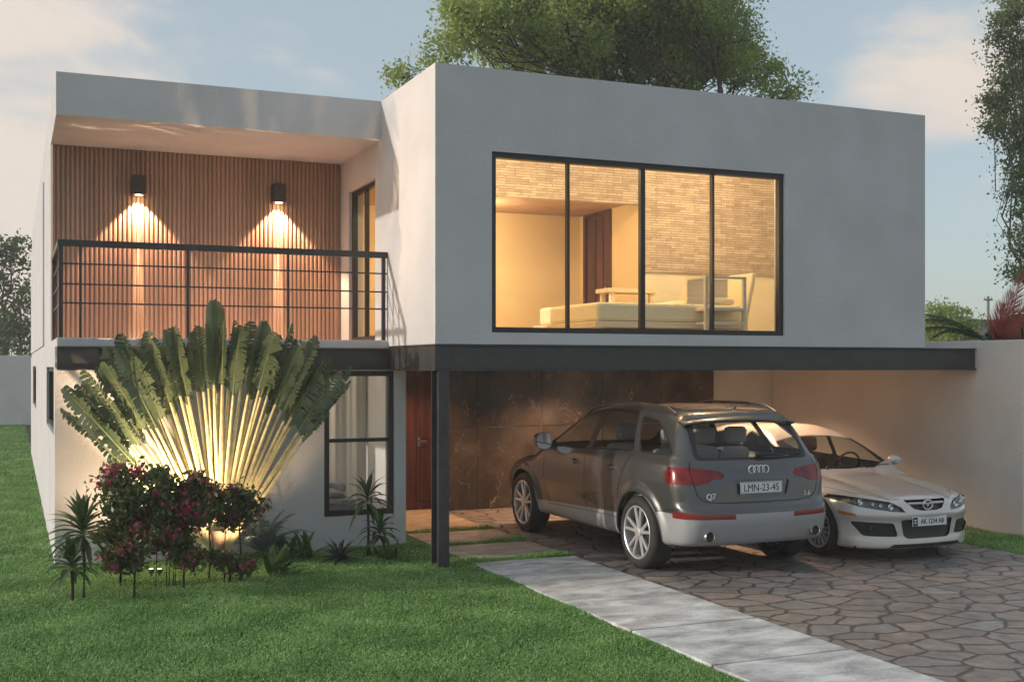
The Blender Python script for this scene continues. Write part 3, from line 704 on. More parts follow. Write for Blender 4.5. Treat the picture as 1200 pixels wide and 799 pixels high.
# ============================ grey SUV (rear at y=0, heading +y)
def build_suv():
    T = thing('parked_car', 'dark grey sport utility vehicle parked nose-in with its rear towards the street', 'car', (7.2, 10.12, 0.012))
    top = curve([(.40, 1.60), (.46, 1.655), (.60, 1.70), (1.0, 1.745), (1.55, 1.77), (2.1, 1.765), (2.55, 1.72), (2.9, 1.63), (3.2, 1.50), (3.55, 1.33), (3.85, 1.175), (4.0, 1.115), (4.3, 1.06), (4.6, .99), (4.8, .90), (4.93, .80), (5.05, .6)])
    Sz = curve([(.15, .80), (.30, .895), (.37, .935), (.50, .955), (.62, .965), (.80, .982), (.95, .988), (1.08, .975), (1.17, .955), (1.215, .935), (1.25, .895), (1.30, .872), (1.45, .805), (1.6, .725), (1.70, .660), (1.8, .56), (2.0, .4)])
    plan = curve([(-.2, .86), (.0, .90), (.3, .955), (.7, .985), (1.2, 1.0), (3.4, 1.0), (4.1, .985), (4.6, .945), (4.9, .90), (5.2, .85)])
    gplan = curve([(-.2, .93), (.4, .955), (1.0, .985), (1.8, 1.0), (2.6, .985), (3.4, .95), (5, .9)])
    Rz = curve([(.1, .30), (.30, .16), (.345, .10), (.40, .06), (.50, .02), (.60, .0), (.68, .005), (.735, .03), (.77, .075), (.85, .085), (.98, .10), (1.08, .125), (1.16, .165), (1.21, .20), (1.35, .29), (1.50, .385), (1.62, .46), (1.8, .56)])
    Fz = curve([(.1, 4.7), (.3, 4.9), (.45, 5.0), (.6, 5.03), (.75, 5.02), (.85, 4.97), (1.0, 4.8), (1.2, 4.6)])
    WR, WF, WZ = (.97, .385), (4.05, .385), .385
    def fn(x, y, z):
        ax = np.abs(x)
        S = Sz(z); up = np.clip((z - 1.18) / .12, 0, 1)
        S = S * (plan(y) * (1 - up) + gplan(y) * up)
        for (wy, wz) in (WR, WF):
            d = np.hypot(y - wy, z - wz); fl = np.clip((.56 - d) / .06, 0, 1); fl = fl * fl * (3 - 2 * fl)
            S = S + .028 * fl * np.clip((1.0 - z) / .1, 0, 1)
        # door waist hollow
        S = S - .012 * np.exp(-((z - .58) / .12) ** 2) * np.clip((y - 1.5) / .2, 0, 1) * np.clip((3.6 - y) / .2, 0, 1)
        tz = z - (top(y + .22 * x * x) - .065 * x * x - .05 * np.clip(ax - .55, 0, 1) ** 2)
        b = ax - S
        rr = Rz(z) + .10 * x * x + .35 * np.clip(ax - .60, 0, 1) ** 2 - y
        ff = y - (Fz(z) - .16 * x * x - .5 * np.clip(ax - .5, 0, 1) ** 2)
        v = smax(tz, b, .13)
        v = smax(v, rr, .14 * 1 + 0 * z); v = smax(v, ff, .2)
        v = smax(v, .30 + .04 * np.clip((.9 - y) / .9, 0, 1) - z, .05)
        return v
    bm = skin(fn, 1.15, -.15, 5.25, .2, 1.9, .75, 4.3, curve([(0, .95), (2.8, .95), (3.8, .72), (4.6, .65)]))
    lay = bm.faces.layers.int.new('tag')
    side = lambda c, n: abs(c.x) > .5 and abs(n.x) > .25
    YZ, XZ = (1, 2), (0, 2)
    # wheel arches
    for wy, wz in (WR, WF):
        cut(bm, circ((wy, wz), .455, 44), YZ, lambda c, n: abs(c.x) > .60 and c.z < 1.0, 99, lay)
    # cladding: sills and lower bumpers
    cut(bm, [(1.30, .1), (3.75, .1), (3.68, .475), (2.6, .515), (1.38, .555)], YZ, lambda c, n: c.x < -.6 and abs(n.x) > .2, 5, lay, (0,))
    cut(bm, [(1.30, .1), (3.75, .1), (3.68, .475), (2.6, .515), (1.38, .555)], YZ, lambda c, n: c.x > .6 and abs(n.x) > .2, 19, lay, (0,))
    rear = lambda c, n: c.y < .75
    cut(bm, [(-1.2, .2), (1.2, .2), (1.2, .665), (-1.2, .665)], XZ, lambda c, n: c.y < .56, 6, lay, (0,))
    cut(bm, [(-1.2, .2), (1.2, .2), (1.2, .50), (-1.2, .50)], XZ, lambda c, n: c.y > 4.45, 18, lay, (0,))
    # side glass
    front = rpoly([(2.33, 1.222), (3.30, 1.205), (3.22, 1.30), (2.80, 1.535), (2.42, 1.655), (2.31, 1.665)], .03)
    rearw = rpoly([(1.24, 1.262), (2.19, 1.235), (2.17, 1.668), (1.45, 1.655)], .04)
    quart = rpoly([(.46, 1.265), (1.10, 1.265), (1.32, 1.635), (.95, 1.585), (.62, 1.40)], .05)
    for i, p in enumerate((front, rearw, quart)):
        cut(bm, grow(p, .018), YZ, side, 3, lay, (0,))
        for s in (0, 1): cut(bm, p, YZ, lambda c, n, s=s: side(c, n) and (c.x > 0) == bool(s), 20 + 2 * i + s, lay)
    # rear glass and black surround
    rg = rpoly([(-.66, 1.232), (.66, 1.232), (.60, 1.590), (-.60, 1.590)], .07)
    rg2 = rpoly([(-.71, 1.205), (.71, 1.205), (.665, 1.625), (-.665, 1.625)], .07)
    rz = lambda c, n: c.y < .7 and n.y < -.2
    cut(bm, rg2, XZ, rz, 3, lay, (0,)); cut(bm, rg, XZ, rz, 1, lay)
    # windscreen
    ws = [(-.74, 1.20), (.74, 1.20), (.62, 1.63), (-.62, 1.63)]
    cut(bm, rpoly(ws, .08), XZ, lambda c, n: c.y > 2.6 and n.y > .2 and n.z > .3, 2, lay, (0,))
    # tail lamps
    tl = [(-1.05, 1.150), (-.74, 1.135), (-.47, 1.098), (-.42, 1.06), (-.45, 1.022), (-.56, 1.012), (-.63, .978), (-.72, .962), (-.93, .968), (-1.05, .982)]
    lampc = lambda c, n: c.y < .42
    cut(bm, tl, XZ, lambda c, n: c.y < .42 and c.x < 0, 7, lay, (0,)); cut(bm, [(-x, z) for x, z in tl][::-1], XZ, lambda c, n: c.y < .42 and c.x > 0, 8, lay, (0,))
    # rear seams: tailgate outline
    def seam(pts, ax, cond, w=.008, closed=False):
        n = len(pts)
        for i in range(n if closed else n - 1):
            a = Vector(pts[i]); b_ = Vector(pts[(i + 1) % n]); d = (b_ - a).normalized(); q = Vector((-d.y, d.x)) * w / 2
            a2 = a - d * .002; b2 = b_ + d * .002
            cut(bm, [tuple(a2 + q), tuple(b2 + q), tuple(b2 - q), tuple(a2 - q)], ax, cond, 4, lay, (0, 5, 6, 7, 8, 19))
    rc = lambda c, n: n.y < -.15 and c.y < .6
    seam([(-.765, 1.20), (-.80, 1.10), (-.775, .98), (-.74, .86), (-.66, .795), (-.5, .775), (.5, .775), (.66, .795), (.74, .86), (.775, .98), (.80, 1.10), (.765, 1.20)], XZ, rc, .009)
    # bumper reflectors, plate recess
    for s in (-1, 1):
        p = rpoly([(s * .36, .612), (s * .36, .668), (s * .95, .690), (s * .98, .650), (s * .95, .622)], .012)
        cut(bm, p if s > 0 else p[::-1], XZ, lambda c, n, s=s: c.y < .4 and c.x * s > 0 and n.y < -.1, 9 if s < 0 else 10, lay, (0, 6))
    cut(bm, rpoly([(-.36, 1.005), (.38, 1.005), (.325, .845), (-.30, .845)], .02), XZ, rc, 11, lay, (0,))
    # side seams: doors
    sd = lambda c, n: abs(n.x) > .3 and abs(c.x) > .6
    seam([(2.24, 1.22), (2.25, .8), (2.27, .50)], YZ, sd, .008)
    seam([(3.36, 1.19), (3.40, .9), (3.38, .66), (3.30, .49)], YZ, sd, .008)
    seam([(1.16, 1.25), (1.30, 1.05), (1.42, .82), (1.44, .56)], YZ, sd, .008)
    seam([(1.44, .50), (2.26, .49), (3.30, .46)], YZ, sd, .006)
    seam([(3.45, 1.14), (4.2, 1.03), (4.62, .93)], YZ, lambda c, n: abs(n.x) > .2, .008)
    seam([(.62, .66), (.40, .69), (.22, .72)], YZ, sd, .008)
    dl = [fc for fc in bm.faces if fc[lay] == 99]; bmesh.ops.delete(bm, geom=dl, context='FACES')
    P = finish_body(bm, lay, T, PAINT, [(20 + k, 'side_window', CGLASS, -.004, None) for k in range(6)] + [(1, 'rear_window', CGLASS, -.004, None), (2, 'windscreen', CGLASS, -.004, None), (18, 'bumper', SILV, .004, None), (19, 'sill_cladding', SILV, .006, None), (3, 'window_trim', BLACK, -.001, None), (4, 'panel_gap', BLACK, -.006, None), (5, 'sill_cladding', SILV, .006, None), (6, 'bumper', SILV, .004, None),
        (7, 'tail_lamp', RED, .004, None), (8, 'tail_lamp', RED, .004, None), (9, 'reflector', REDD, .003, None), (10, 'reflector', REDD, .003, None), (11, 'plate_recess', PAINT, -.018, None)])
    g = wheelhouse(T, WR[0], WZ, .455, .55, .945); g2 = wheelhouse(T, WF[0], WZ, .455, .55, .94); g.add(g2.v, g2.f)
    g.box(-.88, .88, .35, 4.7, .30, .33); g.build('underbody', BLACK, T)
    # arch lips
    for wy, wz in (WR, WF):
        for s in (-1, 1):
            g = G(); pts = []; n = 26
            for k in range(n + 1):
                a = R(-14) + R(208) * k / n; yy, zz = wy + .462 * cos(a), wz + .462 * sin(a)
                lo, hi = .6, 1.15
                for _ in range(24):
                    mid = (lo + hi) / 2
                    if fn(np.array([mid * 1.0]), np.array([yy]), np.array([zz]))[0] < 0: lo = mid
                    else: hi = mid
                pts.append((s * (lo + .002), yy, zz))
            g.tube(pts, .013, 6, flat=1); g.build('arch_trim', PAINT, T, smooth=True)
    for (wy, wz) in (WR, WF):
        for s in (-1, 1): wheel('wheel', T, s * .865, wy, .392, .392, .288, .27, s, 5, True)
    # spoiler
    bmS = bmesh.new(); g = G(); vs = []; n = 24
    for k in range(n + 1):
        x = -.70 + 1.40 * k / n; y0 = .40 + .10 * x * x + .35 * max(abs(x) - .6, 0) ** 2; zt = float(top(.62)) - .068 - .075 * x * x - .35 * max(abs(x) - .55, 0) ** 2
        vs += [(x, y0 + .01, zt - .030), (x, y0 - .008, zt - .018), (x, y0 + .005, zt - .006), (x, y0 + .17, zt + .020), (x, y0 + .10, zt - .05)]
    fs = [(k * 5 + q, k * 5 + (q + 1) % 5, (k + 1) * 5 + (q + 1) % 5, (k + 1) * 5 + q) for k in range(n) for q in range(5)]
    g.add(vs, fs + [(0, 1, 2, 3, 4), tuple(n * 5 + q for q in (4, 3, 2, 1, 0))]); g.build('spoiler', PAINT, T, smooth=True)
    # roof rails
    for s in (-1, 1):
        g = G(); pts = [(s * .645, .72 + 2.15 * k / 12, float(top(.72 + 2.15 * k / 12 + .09)) - .005 - (.045 if k in (0, 12) else 0)) for k in range(13)]
        g.tube(pts, [.012] + [.017] * 11 + [.012], 8, flat=1.0); g.build('roof_rail', CHROME if False else mat('rail_alu', (.25, .25, .26), .25, metal=.9), T, smooth=True)
    # antenna
    g = G(); g.tube([(.12, .80, 1.70), (.12, .76, 1.745), (.12, .70, 1.77)], [.03, .02, .006]); g.build('antenna', PAINT, T, smooth=True)
    # mirrors
    for s in (-1, 1):
        g = G(); g.lathe([(-.07, .001), (-.066, .05), (-.03, .085), (.03, .095), (.066, .092)], 'y', 20); vs = [(s * 1.085 + v[0] * 1.15, 3.22 - v[1] * 1.0, 1.255 + v[2] * 1.15) for v in g.v]; g.v = vs
        g.box(min(s * .90, s * 1.0), max(s * .90, s * 1.0), 3.18, 3.24, 1.17, 1.21)
        sq = lambda v, cx, cz: (cx + math.copysign(.112 * min(1, abs((v[0] - cx) / .112)) ** .72, v[0] - cx), v[1], cz + math.copysign(.108 * min(1, abs((v[2] - cz) / .108)) ** .72, v[2] - cz))
        g.v = [sq(v, s * 1.085, 1.255) if abs(v[0]) > 1.0 else v for v in g.v]
        mo = g.build('mirror', PAINT, T, smooth=True)
        g = G(); g.lathe([(0, .001), (0, .086)], 'y', 20); g.v = [(s * 1.085 + v[0] * 1.15, 3.150, 1.255 + v[2] * 1.15) for v in g.v]; g.v = [sq(v, s * 1.085, 1.255) for v in g.v]; g.build('mirror_glass', MIRG, mo)
    # handles
    for s in (-1, 1):
        for y in (2.42, 1.50):
            g = G(); X = s * .992; g.tube([(X - s * .02, y - .0, 1.045), (X + s * .016, y + .03, 1.048), (X + s * .018, y + .15, 1.05), (X - s * .02, y + .18, 1.05)], [.010, .013, .013, .010], 8, flat=1.3); g.build('door_handle', PAINT, T, smooth=True)
            g = G(); g.lathe([(0, .001), (0, .042)], 'x', 20, (s * .9835, y + .09, 1.045)); g.build('handle_cup', BLACK, T)
    # exhausts
    for s in (-1, 1):
        g = G(); g.lathe([(.07, .054), (-.060, .057), (-.068, .053), (-.060, .048), (.05, .046)], 'y', 28, (s * .66, .10, .445)); eo = g.build('exhaust_pipe', CHROME, T, smooth=True)
        g = G(); g.lathe([(-.04, .001), (-.04, .049)], 'y', 24, (s * .66, .10, .445)); g.build('pipe_bore', BLACK, eo)
    # wiper
    g = G(); g.tube([(.02, .19, 1.245), (.07, .175, 1.262), (.35, .19, 1.25), (.62, .235, 1.262)], [.026, .02, .013, .007], 8); g.build('rear_wiper', BLACK, T, smooth=True)
    # plate
    g = G(); g.box(-.262, .262, .078, .086, .862, .982); po = g.build('number_plate', PLATEM, T, bevel=.004)
    g = G(); g.box(-.255, .255, .0765, .0775, .9735, .9765); g.box(-.255, .255, .0765, .0775, .8675, .8705); g.box(-.256, -.253, .0765, .0775, .868, .976); g.box(.253, .256, .0765, .0775, .868, .976); g.build('plate_border', INK, po)
    text_mesh('LMN-23-45', .108, INK, po, 'lettering', (0, .0765, .919), (R(90), 0, 0), .001, .88, 0)
    # badges
    def rings(xc, yc, zc, r=.037):
        g = G()
        for i in range(4):
            cx = xc + (i - 1.5) * r * 1.42; n = 28
            g.tube([(cx + r * cos(2 * pi * k / n), yc, zc + r * sin(2 * pi * k / n)) for k in range(n + 1)], .0062, 6, cap=False)
        return g
    rings(0, .128, 1.108, .040).build('emblem', BADGE, T, smooth=True)
    text_mesh('Q7', .088, BADGE, T, 'badge', (-.60, .108, .843), (R(90), 0, R(4)), .003, 1.05, .001)
    text_mesh('3.6', .066, BADGE, T, 'badge', (.60, .108, .838), (R(90), 0, R(-4)), .003, 1.05, .001)
    # interior
    for x in (-.38, .38): seat(T, x, 2.75, 1, .62, .66, LEATH)
    for x in (-.42, .0, .42): seat(T, x, 1.62, 1, .66, .62, LEATH, .42)
    g = G(); g.box(-.84, .84, 3.15, 3.62, .75, 1.13); g.build('dashboard', BLACK, T, bevel=.05)
    g = G(); n = 24; g.tube([(-.38 + .185 * cos(2 * pi * k / n), 3.02 + .07 * sin(2 * pi * k / n), 1.06 + .17 * sin(2 * pi * k / n)) for k in range(n + 1)], .014, 6, cap=False); g.tube([(-.38, 3.02, 1.06), (-.38, 3.2, 1.0)], .03, 8); g.tube([(-.55, 3.02, 1.06), (-.21, 3.02, 1.06)], .015, 6); g.build('steering_wheel', BLACK, T, smooth=True)
    g = G(); g.box(-.80, .80, .5, 3.4, .55, .58); g.box(-.80, .80, .42, 1.1, .58, .95); g.build('cabin_floor', LEATHB, T)
    g = G()
    for s in (-1, 1): g.box(min(s * .87, s * .89), max(s * .87, s * .89), .7, 3.3, .6, 1.18)
    g.build('door_lining', LEATHB, T)
    return T
SUV = build_suv()

# ============================ white saloon (nose at y=0, tail +y)
def build_saloon():
    T = thing('parked_car', 'pearl white saloon car parked nose-out beside the right garden wall', 'car', (9.47, 10.20, 0.012))
    top = curve([(-.05, .58), (.06, .69), (.15, .725), (.35, .765), (.7, .82), (1.05, .865), (1.30, .895), (1.42, .93), (1.8, 1.13), (2.1, 1.275), (2.4, 1.37), (2.8, 1.425), (3.3, 1.415), (3.7, 1.33), (4.05, 1.17), (4.3, 1.05), (4.55, 1.03), (4.75, 1.0)])
    Sz = curve([(.05, .80), (.13, .855), (.20, .875), (.35, .89), (.50, .905), (.65, .912), (.78, .905), (.87, .885), (.92, .855), (.96, .815), (1.05, .775), (1.2, .70), (1.32, .63), (1.42, .54), (1.6, .35)])
    plan = curve([(-.2, .87), (.1, .93), (.5, .985), (.9, 1.0), (3.6, 1.0), (4.2, .97), (4.8, .88)])
    Fz = curve([(.05, .12), (.13, .055), (.17, .02), (.24, .025), (.30, .035), (.45, .03), (.52, .0), (.57, .01), (.60, .03), (.68, .035), (.72, .07), (.80, .25), (.9, .5)])
    Rz = curve([(.1, 4.6), (.3, 4.72), (.5, 4.74), (.7, 4.72), (.9, 4.68), (1.1, 4.6)])
    WF, WR = (.86, .325), (3.60, .325)
    def fn(x, y, z):
        ax = np.abs(x)
        up = np.clip((z - .88) / .1, 0, 1)
        S = Sz(z) * (plan(y) * (1 - up) + up)
        for wy, wz in (WF, WR):
            d = np.hypot(y - wy, z - wz); fl = np.clip((.47 - d) / .07, 0, 1); fl = fl * fl * (3 - 2 * fl); S = S + .022 * fl
        # front fender bulge on bonnet sides, centre bonnet dome
        hood = np.clip((1.6 - y) / .4, 0, 1)
        tz = z - (top(y + np.where(y < 1.3, -.22, .10) * x * x * 1.0 + .0) - .09 * x * x + hood * .028 * np.exp(-((ax - .66) / .15) ** 2) - hood * .020 * np.exp(-((ax - .42) / .07) ** 2) - .25 * np.clip(ax - .70, 0, 1) ** 2)
        fr = Fz(z) + .22 * x * x + .95 * np.clip(ax - .42, 0, 1) ** 2 - y
        # recess for the upper grille shield
        v = smax(tz, ax - S, .12)
        v = smax(v, fr, .10); v = smax(v, y - (Rz(z) - .1 * x * x - .5 * np.clip(ax - .55, 0, 1) ** 2), .15)
        v = smax(v, .15 - z, .04)
        return v
    bm = skin(fn, 1.05, -.12, 4.9, .08, 1.55, .6, 4.1, curve([(0, .48), (.8, .5), (2.0, .72), (3.2, .74), (4.1, .62)]), .030)
    lay = bm.faces.layers.int.new('tag'); YZ, XZ = (1, 2), (0, 2)
    for wy, wz in (WF, WR): cut(bm, circ((wy, wz), .375, 40), YZ, lambda c, n: abs(c.x) > .55 and c.z < .9, 99, lay)
    side = lambda c, n: abs(c.x) > .35 and abs(n.x) > .3
    k_ = 18
    for p in (rpoly([(1.75, .955), (2.62, .985), (2.60, 1.335), (2.34, 1.285), (2.02, 1.14)], .03), rpoly([(2.70, .99), (3.5, 1.02), (3.75, 1.10), (3.45, 1.27), (3.05, 1.34), (2.69, 1.34)], .04)):
        cut(bm, grow(p, .015), YZ, side, 3, lay, (0,)); k_ += 2
        for s in (0, 1): cut(bm, p, YZ, lambda c, n, s=s: side(c, n) and (c.x > 0) == bool(s), k_ + s, lay)
    wcond = lambda c, n: c.y < 2.75 and c.z > .88 and n.y < -.12 and n.z > .2 and abs(c.x) < .83
    # windscreen imprint in plan (x,y)
    wsc = [(-.72, 1.60), (-.45, 1.47), (0, 1.425), (.45, 1.47), (.72, 1.60), (.60, 2.05), (.3, 2.12), (0, 2.14), (-.3, 2.12), (-.60, 2.05)]
    cut(bm, grow(wsc, .022), (0, 1), lambda c, n: n.z > .3 and c.z > .8, 3, lay, (0,)); cut(bm, wsc, (0, 1), lambda c, n: n.z > .3 and c.z > .8, 1, lay)
    fr = lambda c, n: c.y < .95 and n.y < -.12
    frs = lambda c, n: c.y < 1.0
    hl = [(-.93, .728), (-.80, .722), (-.62, .698), (-.46, .672), (-.35, .61), (-.325, .560), (-.45, .568), (-.62, .590), (-.78, .620), (-.88, .672)]
    cut(bm, hl, XZ, lambda c, n: c.y < .72 and c.x < 0 and n.y < -.02, 7, lay, (0,)); cut(bm, [(-x, z) for x, z in hl][::-1], XZ, lambda c, n: c.y < .72 and c.x > 0 and n.y < -.02, 8, lay, (0,))
    cut(bm, rpoly([(-.30, .690), (.30, .690), (.20, .590), (.10, .572), (-.10, .572), (-.20, .590)], .02), XZ, fr, 12, lay, (0,))
    cut(bm, rpoly([(-.37, .475), (.37, .475), (.33, .29), (.28, .262), (-.28, .262), (-.33, .29)], .03), XZ, fr, 13, lay, (0,))
    for s in (-1, 1):
        p = rpoly([(s * .84, .455), (s * .45, .44), (s * .40, .29), (s * .74, .295)], .035)
        cut(bm, p, XZ, lambda c, n, s=s: c.y < .9 and c.x * s > 0 and n.y < -.1, 14 if s < 0 else 15, lay, (0,))
        p = [(s * .90, .565), (s * .80, .535), (s * .80, .51), (s * .90, .53)]
        cut(bm, p, XZ, lambda c, n, s=s: c.y < .8 and c.x * s > 0, 16, lay, (0,))
    cut(bm, [(-.52, .165), (.52, .165), (.46, .205), (-.46, .205)], XZ, fr, 17, lay, (0,))
    def seam(pts, ax, cond, w=.007):
        for i in range(len(pts) - 1):
            a = Vector(pts[i]); b_ = Vector(pts[i + 1]); d = (b_ - a).normalized(); q = Vector((-d.y, d.x)) * w / 2; a2 = a - d * .002; b2 = b_ + d * .002
            cut(bm, [tuple(a2 + q), tuple(b2 + q), tuple(b2 - q), tuple(a2 - q)], ax, cond, 4, lay, (0,))
    upf = lambda c, n: n.z > .3 and c.y < 1.6 and c.z > .6
    seam([(-.80, 1.50), (-.79, .95), (-.70, .48), (-.50, .22), (-.33, .13)], (0, 1), upf); seam([(.80, 1.50), (.79, .95), (.70, .48), (.50, .22), (.33, .13)], (0, 1), upf)
    sd = lambda c, n: abs(n.x) > .3 and abs(c.x) > .6
    for pts in ([(2.66, .95), (2.64, .6), (2.66, .25)], [(1.50, .86), (1.45, .6), (1.5, .25)], [(3.55, .95), (3.25, .6), (3.2, .4)]): seam(pts, YZ, sd)
    bmesh.ops.delete(bm, geom=[fc for fc in bm.faces if fc[lay] == 99], context='FACES')
    LAMPIN = mat('headlamp_inside', (.10, .105, .11), .25, metal=.5, noise=(30, .4)); 
    mesh = bpy.data.materials.new('grille_mesh'); mesh.use_nodes = True; nt = mesh.node_tree; N = nt.nodes; L = nt.links; b = N['Principled BSDF']; b.inputs['Roughness'].default_value = .5
    tc = N.new('ShaderNodeTexCoord'); sx = N.new('ShaderNodeSeparateXYZ'); cx = N.new('ShaderNodeCombineXYZ'); L.new(tc.outputs['Object'], sx.inputs[0]); L.new(sx.outputs[0], cx.inputs[0]); L.new(sx.outputs[2], cx.inputs[1])
    br = N.new('ShaderNodeTexBrick'); br.offset = .5; br.inputs['Scale'].default_value = 1; br.inputs['Brick Width'].default_value = .026; br.inputs['Row Height'].default_value = .018; br.inputs['Mortar Size'].default_value = .0035
    br.inputs['Color1'].default_value = br.inputs['Color2'].default_value = (.006, .006, .006, 1); br.inputs['Mortar'].default_value = (.06, .06, .06, 1); L.new(cx.outputs[0], br.inputs[0]); L.new(br.outputs[0], b.inputs['Base Color'])
    finish_body(bm, lay, T, WHITEP, [(20 + k, 'side_window', CGLASS, -.004, None) for k in range(4)] + [(1, 'windscreen', SGLASS, -.004, None), (3, 'window_trim', BLACK, -.001, None), (4, 'panel_gap', BLACK, -.005, None), (7, 'headlight', HGLASS, .002, None), (8, 'headlight', HGLASS, .002, None),
        (12, 'upper_grille', BLACK, -.03, None), (13, 'lower_grille', mesh, -.025, None), (14, 'fog_lamp_recess', BLACK, -.02, None), (15, 'fog_lamp_recess', BLACK, -.02, None), (16, 'side_marker', AMBER, .003, None), (17, 'air_dam', BLACK, -.012, None)])
    for tg in (7, 8):
        if any(fc[lay] == tg for fc in bm.faces): bmobj('headlamp_housing', split(bm, lay, tg, -.03), LAMPIN, T, True)
    def front_y(x, z):
        lo, hi = -.2, 1.2
        for _ in range(24):
            m_ = (lo + hi) / 2
            if fn(np.array([x]), np.array([m_]), np.array([z]))[0] > 0: lo = m_
            else: hi = m_
        return hi
    # lamp units in headlights, fog lamps, grille bar, emblem
    for s in (-1, 1):
        for (x, z, r) in ((.47, .615, .036), (.575, .632, .022), (.645, .645, .022), (.745, .665, .034)):
            yy = front_y(s * x, z); g = G(); g.lathe([(.030, r * 1.05), (.006, r), (.004, r * .9), (.02, r * .55), (.012, .001)], 'y', 20, (s * x, yy + .006, z)); g.build('lamp_reflector', CHROME, T, smooth=True)
        yy = front_y(s * .66, .375); g = G(); g.lathe([(.03, .048), (-.004, .044), (-.006, .036), (.01, .03), (.004, .001)], 'y', 20, (s * .66, yy + .006, .372)); g.build('fog_lamp', ALLOYD, T, smooth=True)
    g = G()
    pts = [(x, front_y(x, .645) - .004 + .02, .648) for x in np.linspace(-.25, .25, 11)]; g.tube(pts, .014, 8, flat=1); g.build('grille_bar', WHITEP, T, smooth=True)
    ye = front_y(0, .64) - .004
    g = G(); n = 32; g.tube([(.066 * cos(2 * pi * k / n), ye, .632 + .052 * sin(2 * pi * k / n)) for k in range(n + 1)], .0085, 8, cap=False)
    wing = [(-.058, .650), (-.03, .662), (.0, .628), (.03, .662), (.058, .650), (.045, .640), (.022, .640), (.0, .608), (-.022, .640), (-.045, .640)]
    g.prism([(a, b_) for a, b_ in wing], 'y', ye - .004, ye + .008)
    g.build('emblem', BADGE, T, smooth=True)
    g = G(); g.lathe([(0, .001), (0, .06)], 'y', 24, (0, ye + .012, .632)); g.build('emblem_back', BLACK, T)
    yp = front_y(0, .455) - .02; g = G(); g.box(-.245, .245, yp, yp + .01, .400, .505); po = g.build('number_plate', PLATEM, T, bevel=.004)
    g = G(); g.box(-.240, -.175, yp - .002, yp - .001, .405, .500); g.build('plate_band', INK, po)
    for z in (.432, .462): g = G(); g.box(-.225, -.19, yp - .0035, yp - .0025, z, z + .014); g.build('plate_mark', PLATEM, po)
    text_mesh('AK 1234 AB', .076, INK, po, 'lettering', (.036, yp - .0015, .451), (R(90), 0, 0), .001, .86, .0006)
    for s in (-1, 1):
        g = G(); g.lathe([(-.06, .001), (-.055, .045), (-.01, .07), (.04, .072), (.055, .062)], 'y', 18); g.v = [(s * .985 + v[0] * 1.3, 1.70 + v[1], .985 + v[2] * .9) for v in g.v]
        g.box(min(s * .84, s * .93), max(s * .84, s * .93), 1.68, 1.72, .93, .965); mo = g.build('mirror', WHITEP, T, smooth=True)
        g = G(); g.lathe([(0, .001), (0, .058)], 'y', 18); g.v = [(s * .985 + v[0] * 1.3, 1.762, .985 + v[2] * .9) for v in g.v]; g.build('mirror_glass', MIRG, mo)
        g = G(); g.tube([(s * .3, 1.41, .93), (s * .30 + .0, 1.46, .945), (s * .30 + .42, 1.50, .955)], .008, 6); g.build('wiper', BLACK, T, smooth=True)
    g = wheelhouse(T, WF[0], WF[1], .375, .5, .885); g2 = wheelhouse(T, WR[0], WR[1], .375, .5, .885); g.add(g2.v, g2.f)
    g.box(-.8, .8, .3, 4.4, .16, .18); g.build('underbody', BLACK, T)
    for wy, wz in (WF, WR):
        for s in (-1, 1): wheel('wheel', T, s * .80, wy, .322, .322, .232, .215, s, 16, False)
    for x in (-.36, .36): seat(T, x, 2.25, -1, .42, .60, SEATD)
    g = G(); g.box(-.55, .55, 3.2, 3.36, .5, 1.05); g.build('rear_bench', SEATD, T, bevel=.05)
    g = G(); g.box(-.74, .74, 1.45, 1.80, .55, .875); g.build('dashboard', BLACK, T, bevel=.04)
    g = G(); n = 22; g.tube([(.36 + .18 * cos(2 * pi * k / n), 1.86 - .05 * sin(2 * pi * k / n), .93 + .16 * sin(2 * pi * k / n)) for k in range(n + 1)], .013, 6, cap=False); g.build('steering_wheel', BLACK, T, smooth=True)
    g = G(); g.box(-.7, .7, 1.4, 4.0, .36, .4); g.build('cabin_floor', BLACK, T)
    return T
SAL = build_saloon()
# ------------------------------------------------------------------ vegetation
BARK = mat('bark', (.09, .07, .055), .9, noise=(9, .35), bump=(25, .8, .02))
BARKD = mat('dark_stem', (.05, .035, .028), .85, noise=(12, .3), bump=(40, .5, .006))
def fast_mesh(name, V, F4, m, parent=None, smooth=False, matidx=None):
    """V (n,3) array ; F (k,4) or (k,3) index array"""
    me = bpy.data.meshes.new(name); k, q = F4.shape
    me.vertices.add(len(V)); me.vertices.foreach_set('co', np.asarray(V, np.float32).ravel())
    me.loops.add(k * q); me.loops.foreach_set('vertex_index', F4.astype(np.int32).ravel())
    me.polygons.add(k); me.polygons.foreach_set('loop_start', np.arange(0, k * q, q, dtype=np.int32))
    if matidx is not None: me.polygons.foreach_set('material_index', matidx.astype(np.int32))
    me.update(calc_edges=True)
    if smooth: me.polygons.foreach_set('use_smooth', np.ones(k, bool))
    for x in (m if isinstance(m, (list, tuple)) else [m]): me.materials.append(x)
    return link(bpy.data.objects.new(name, me), parent)
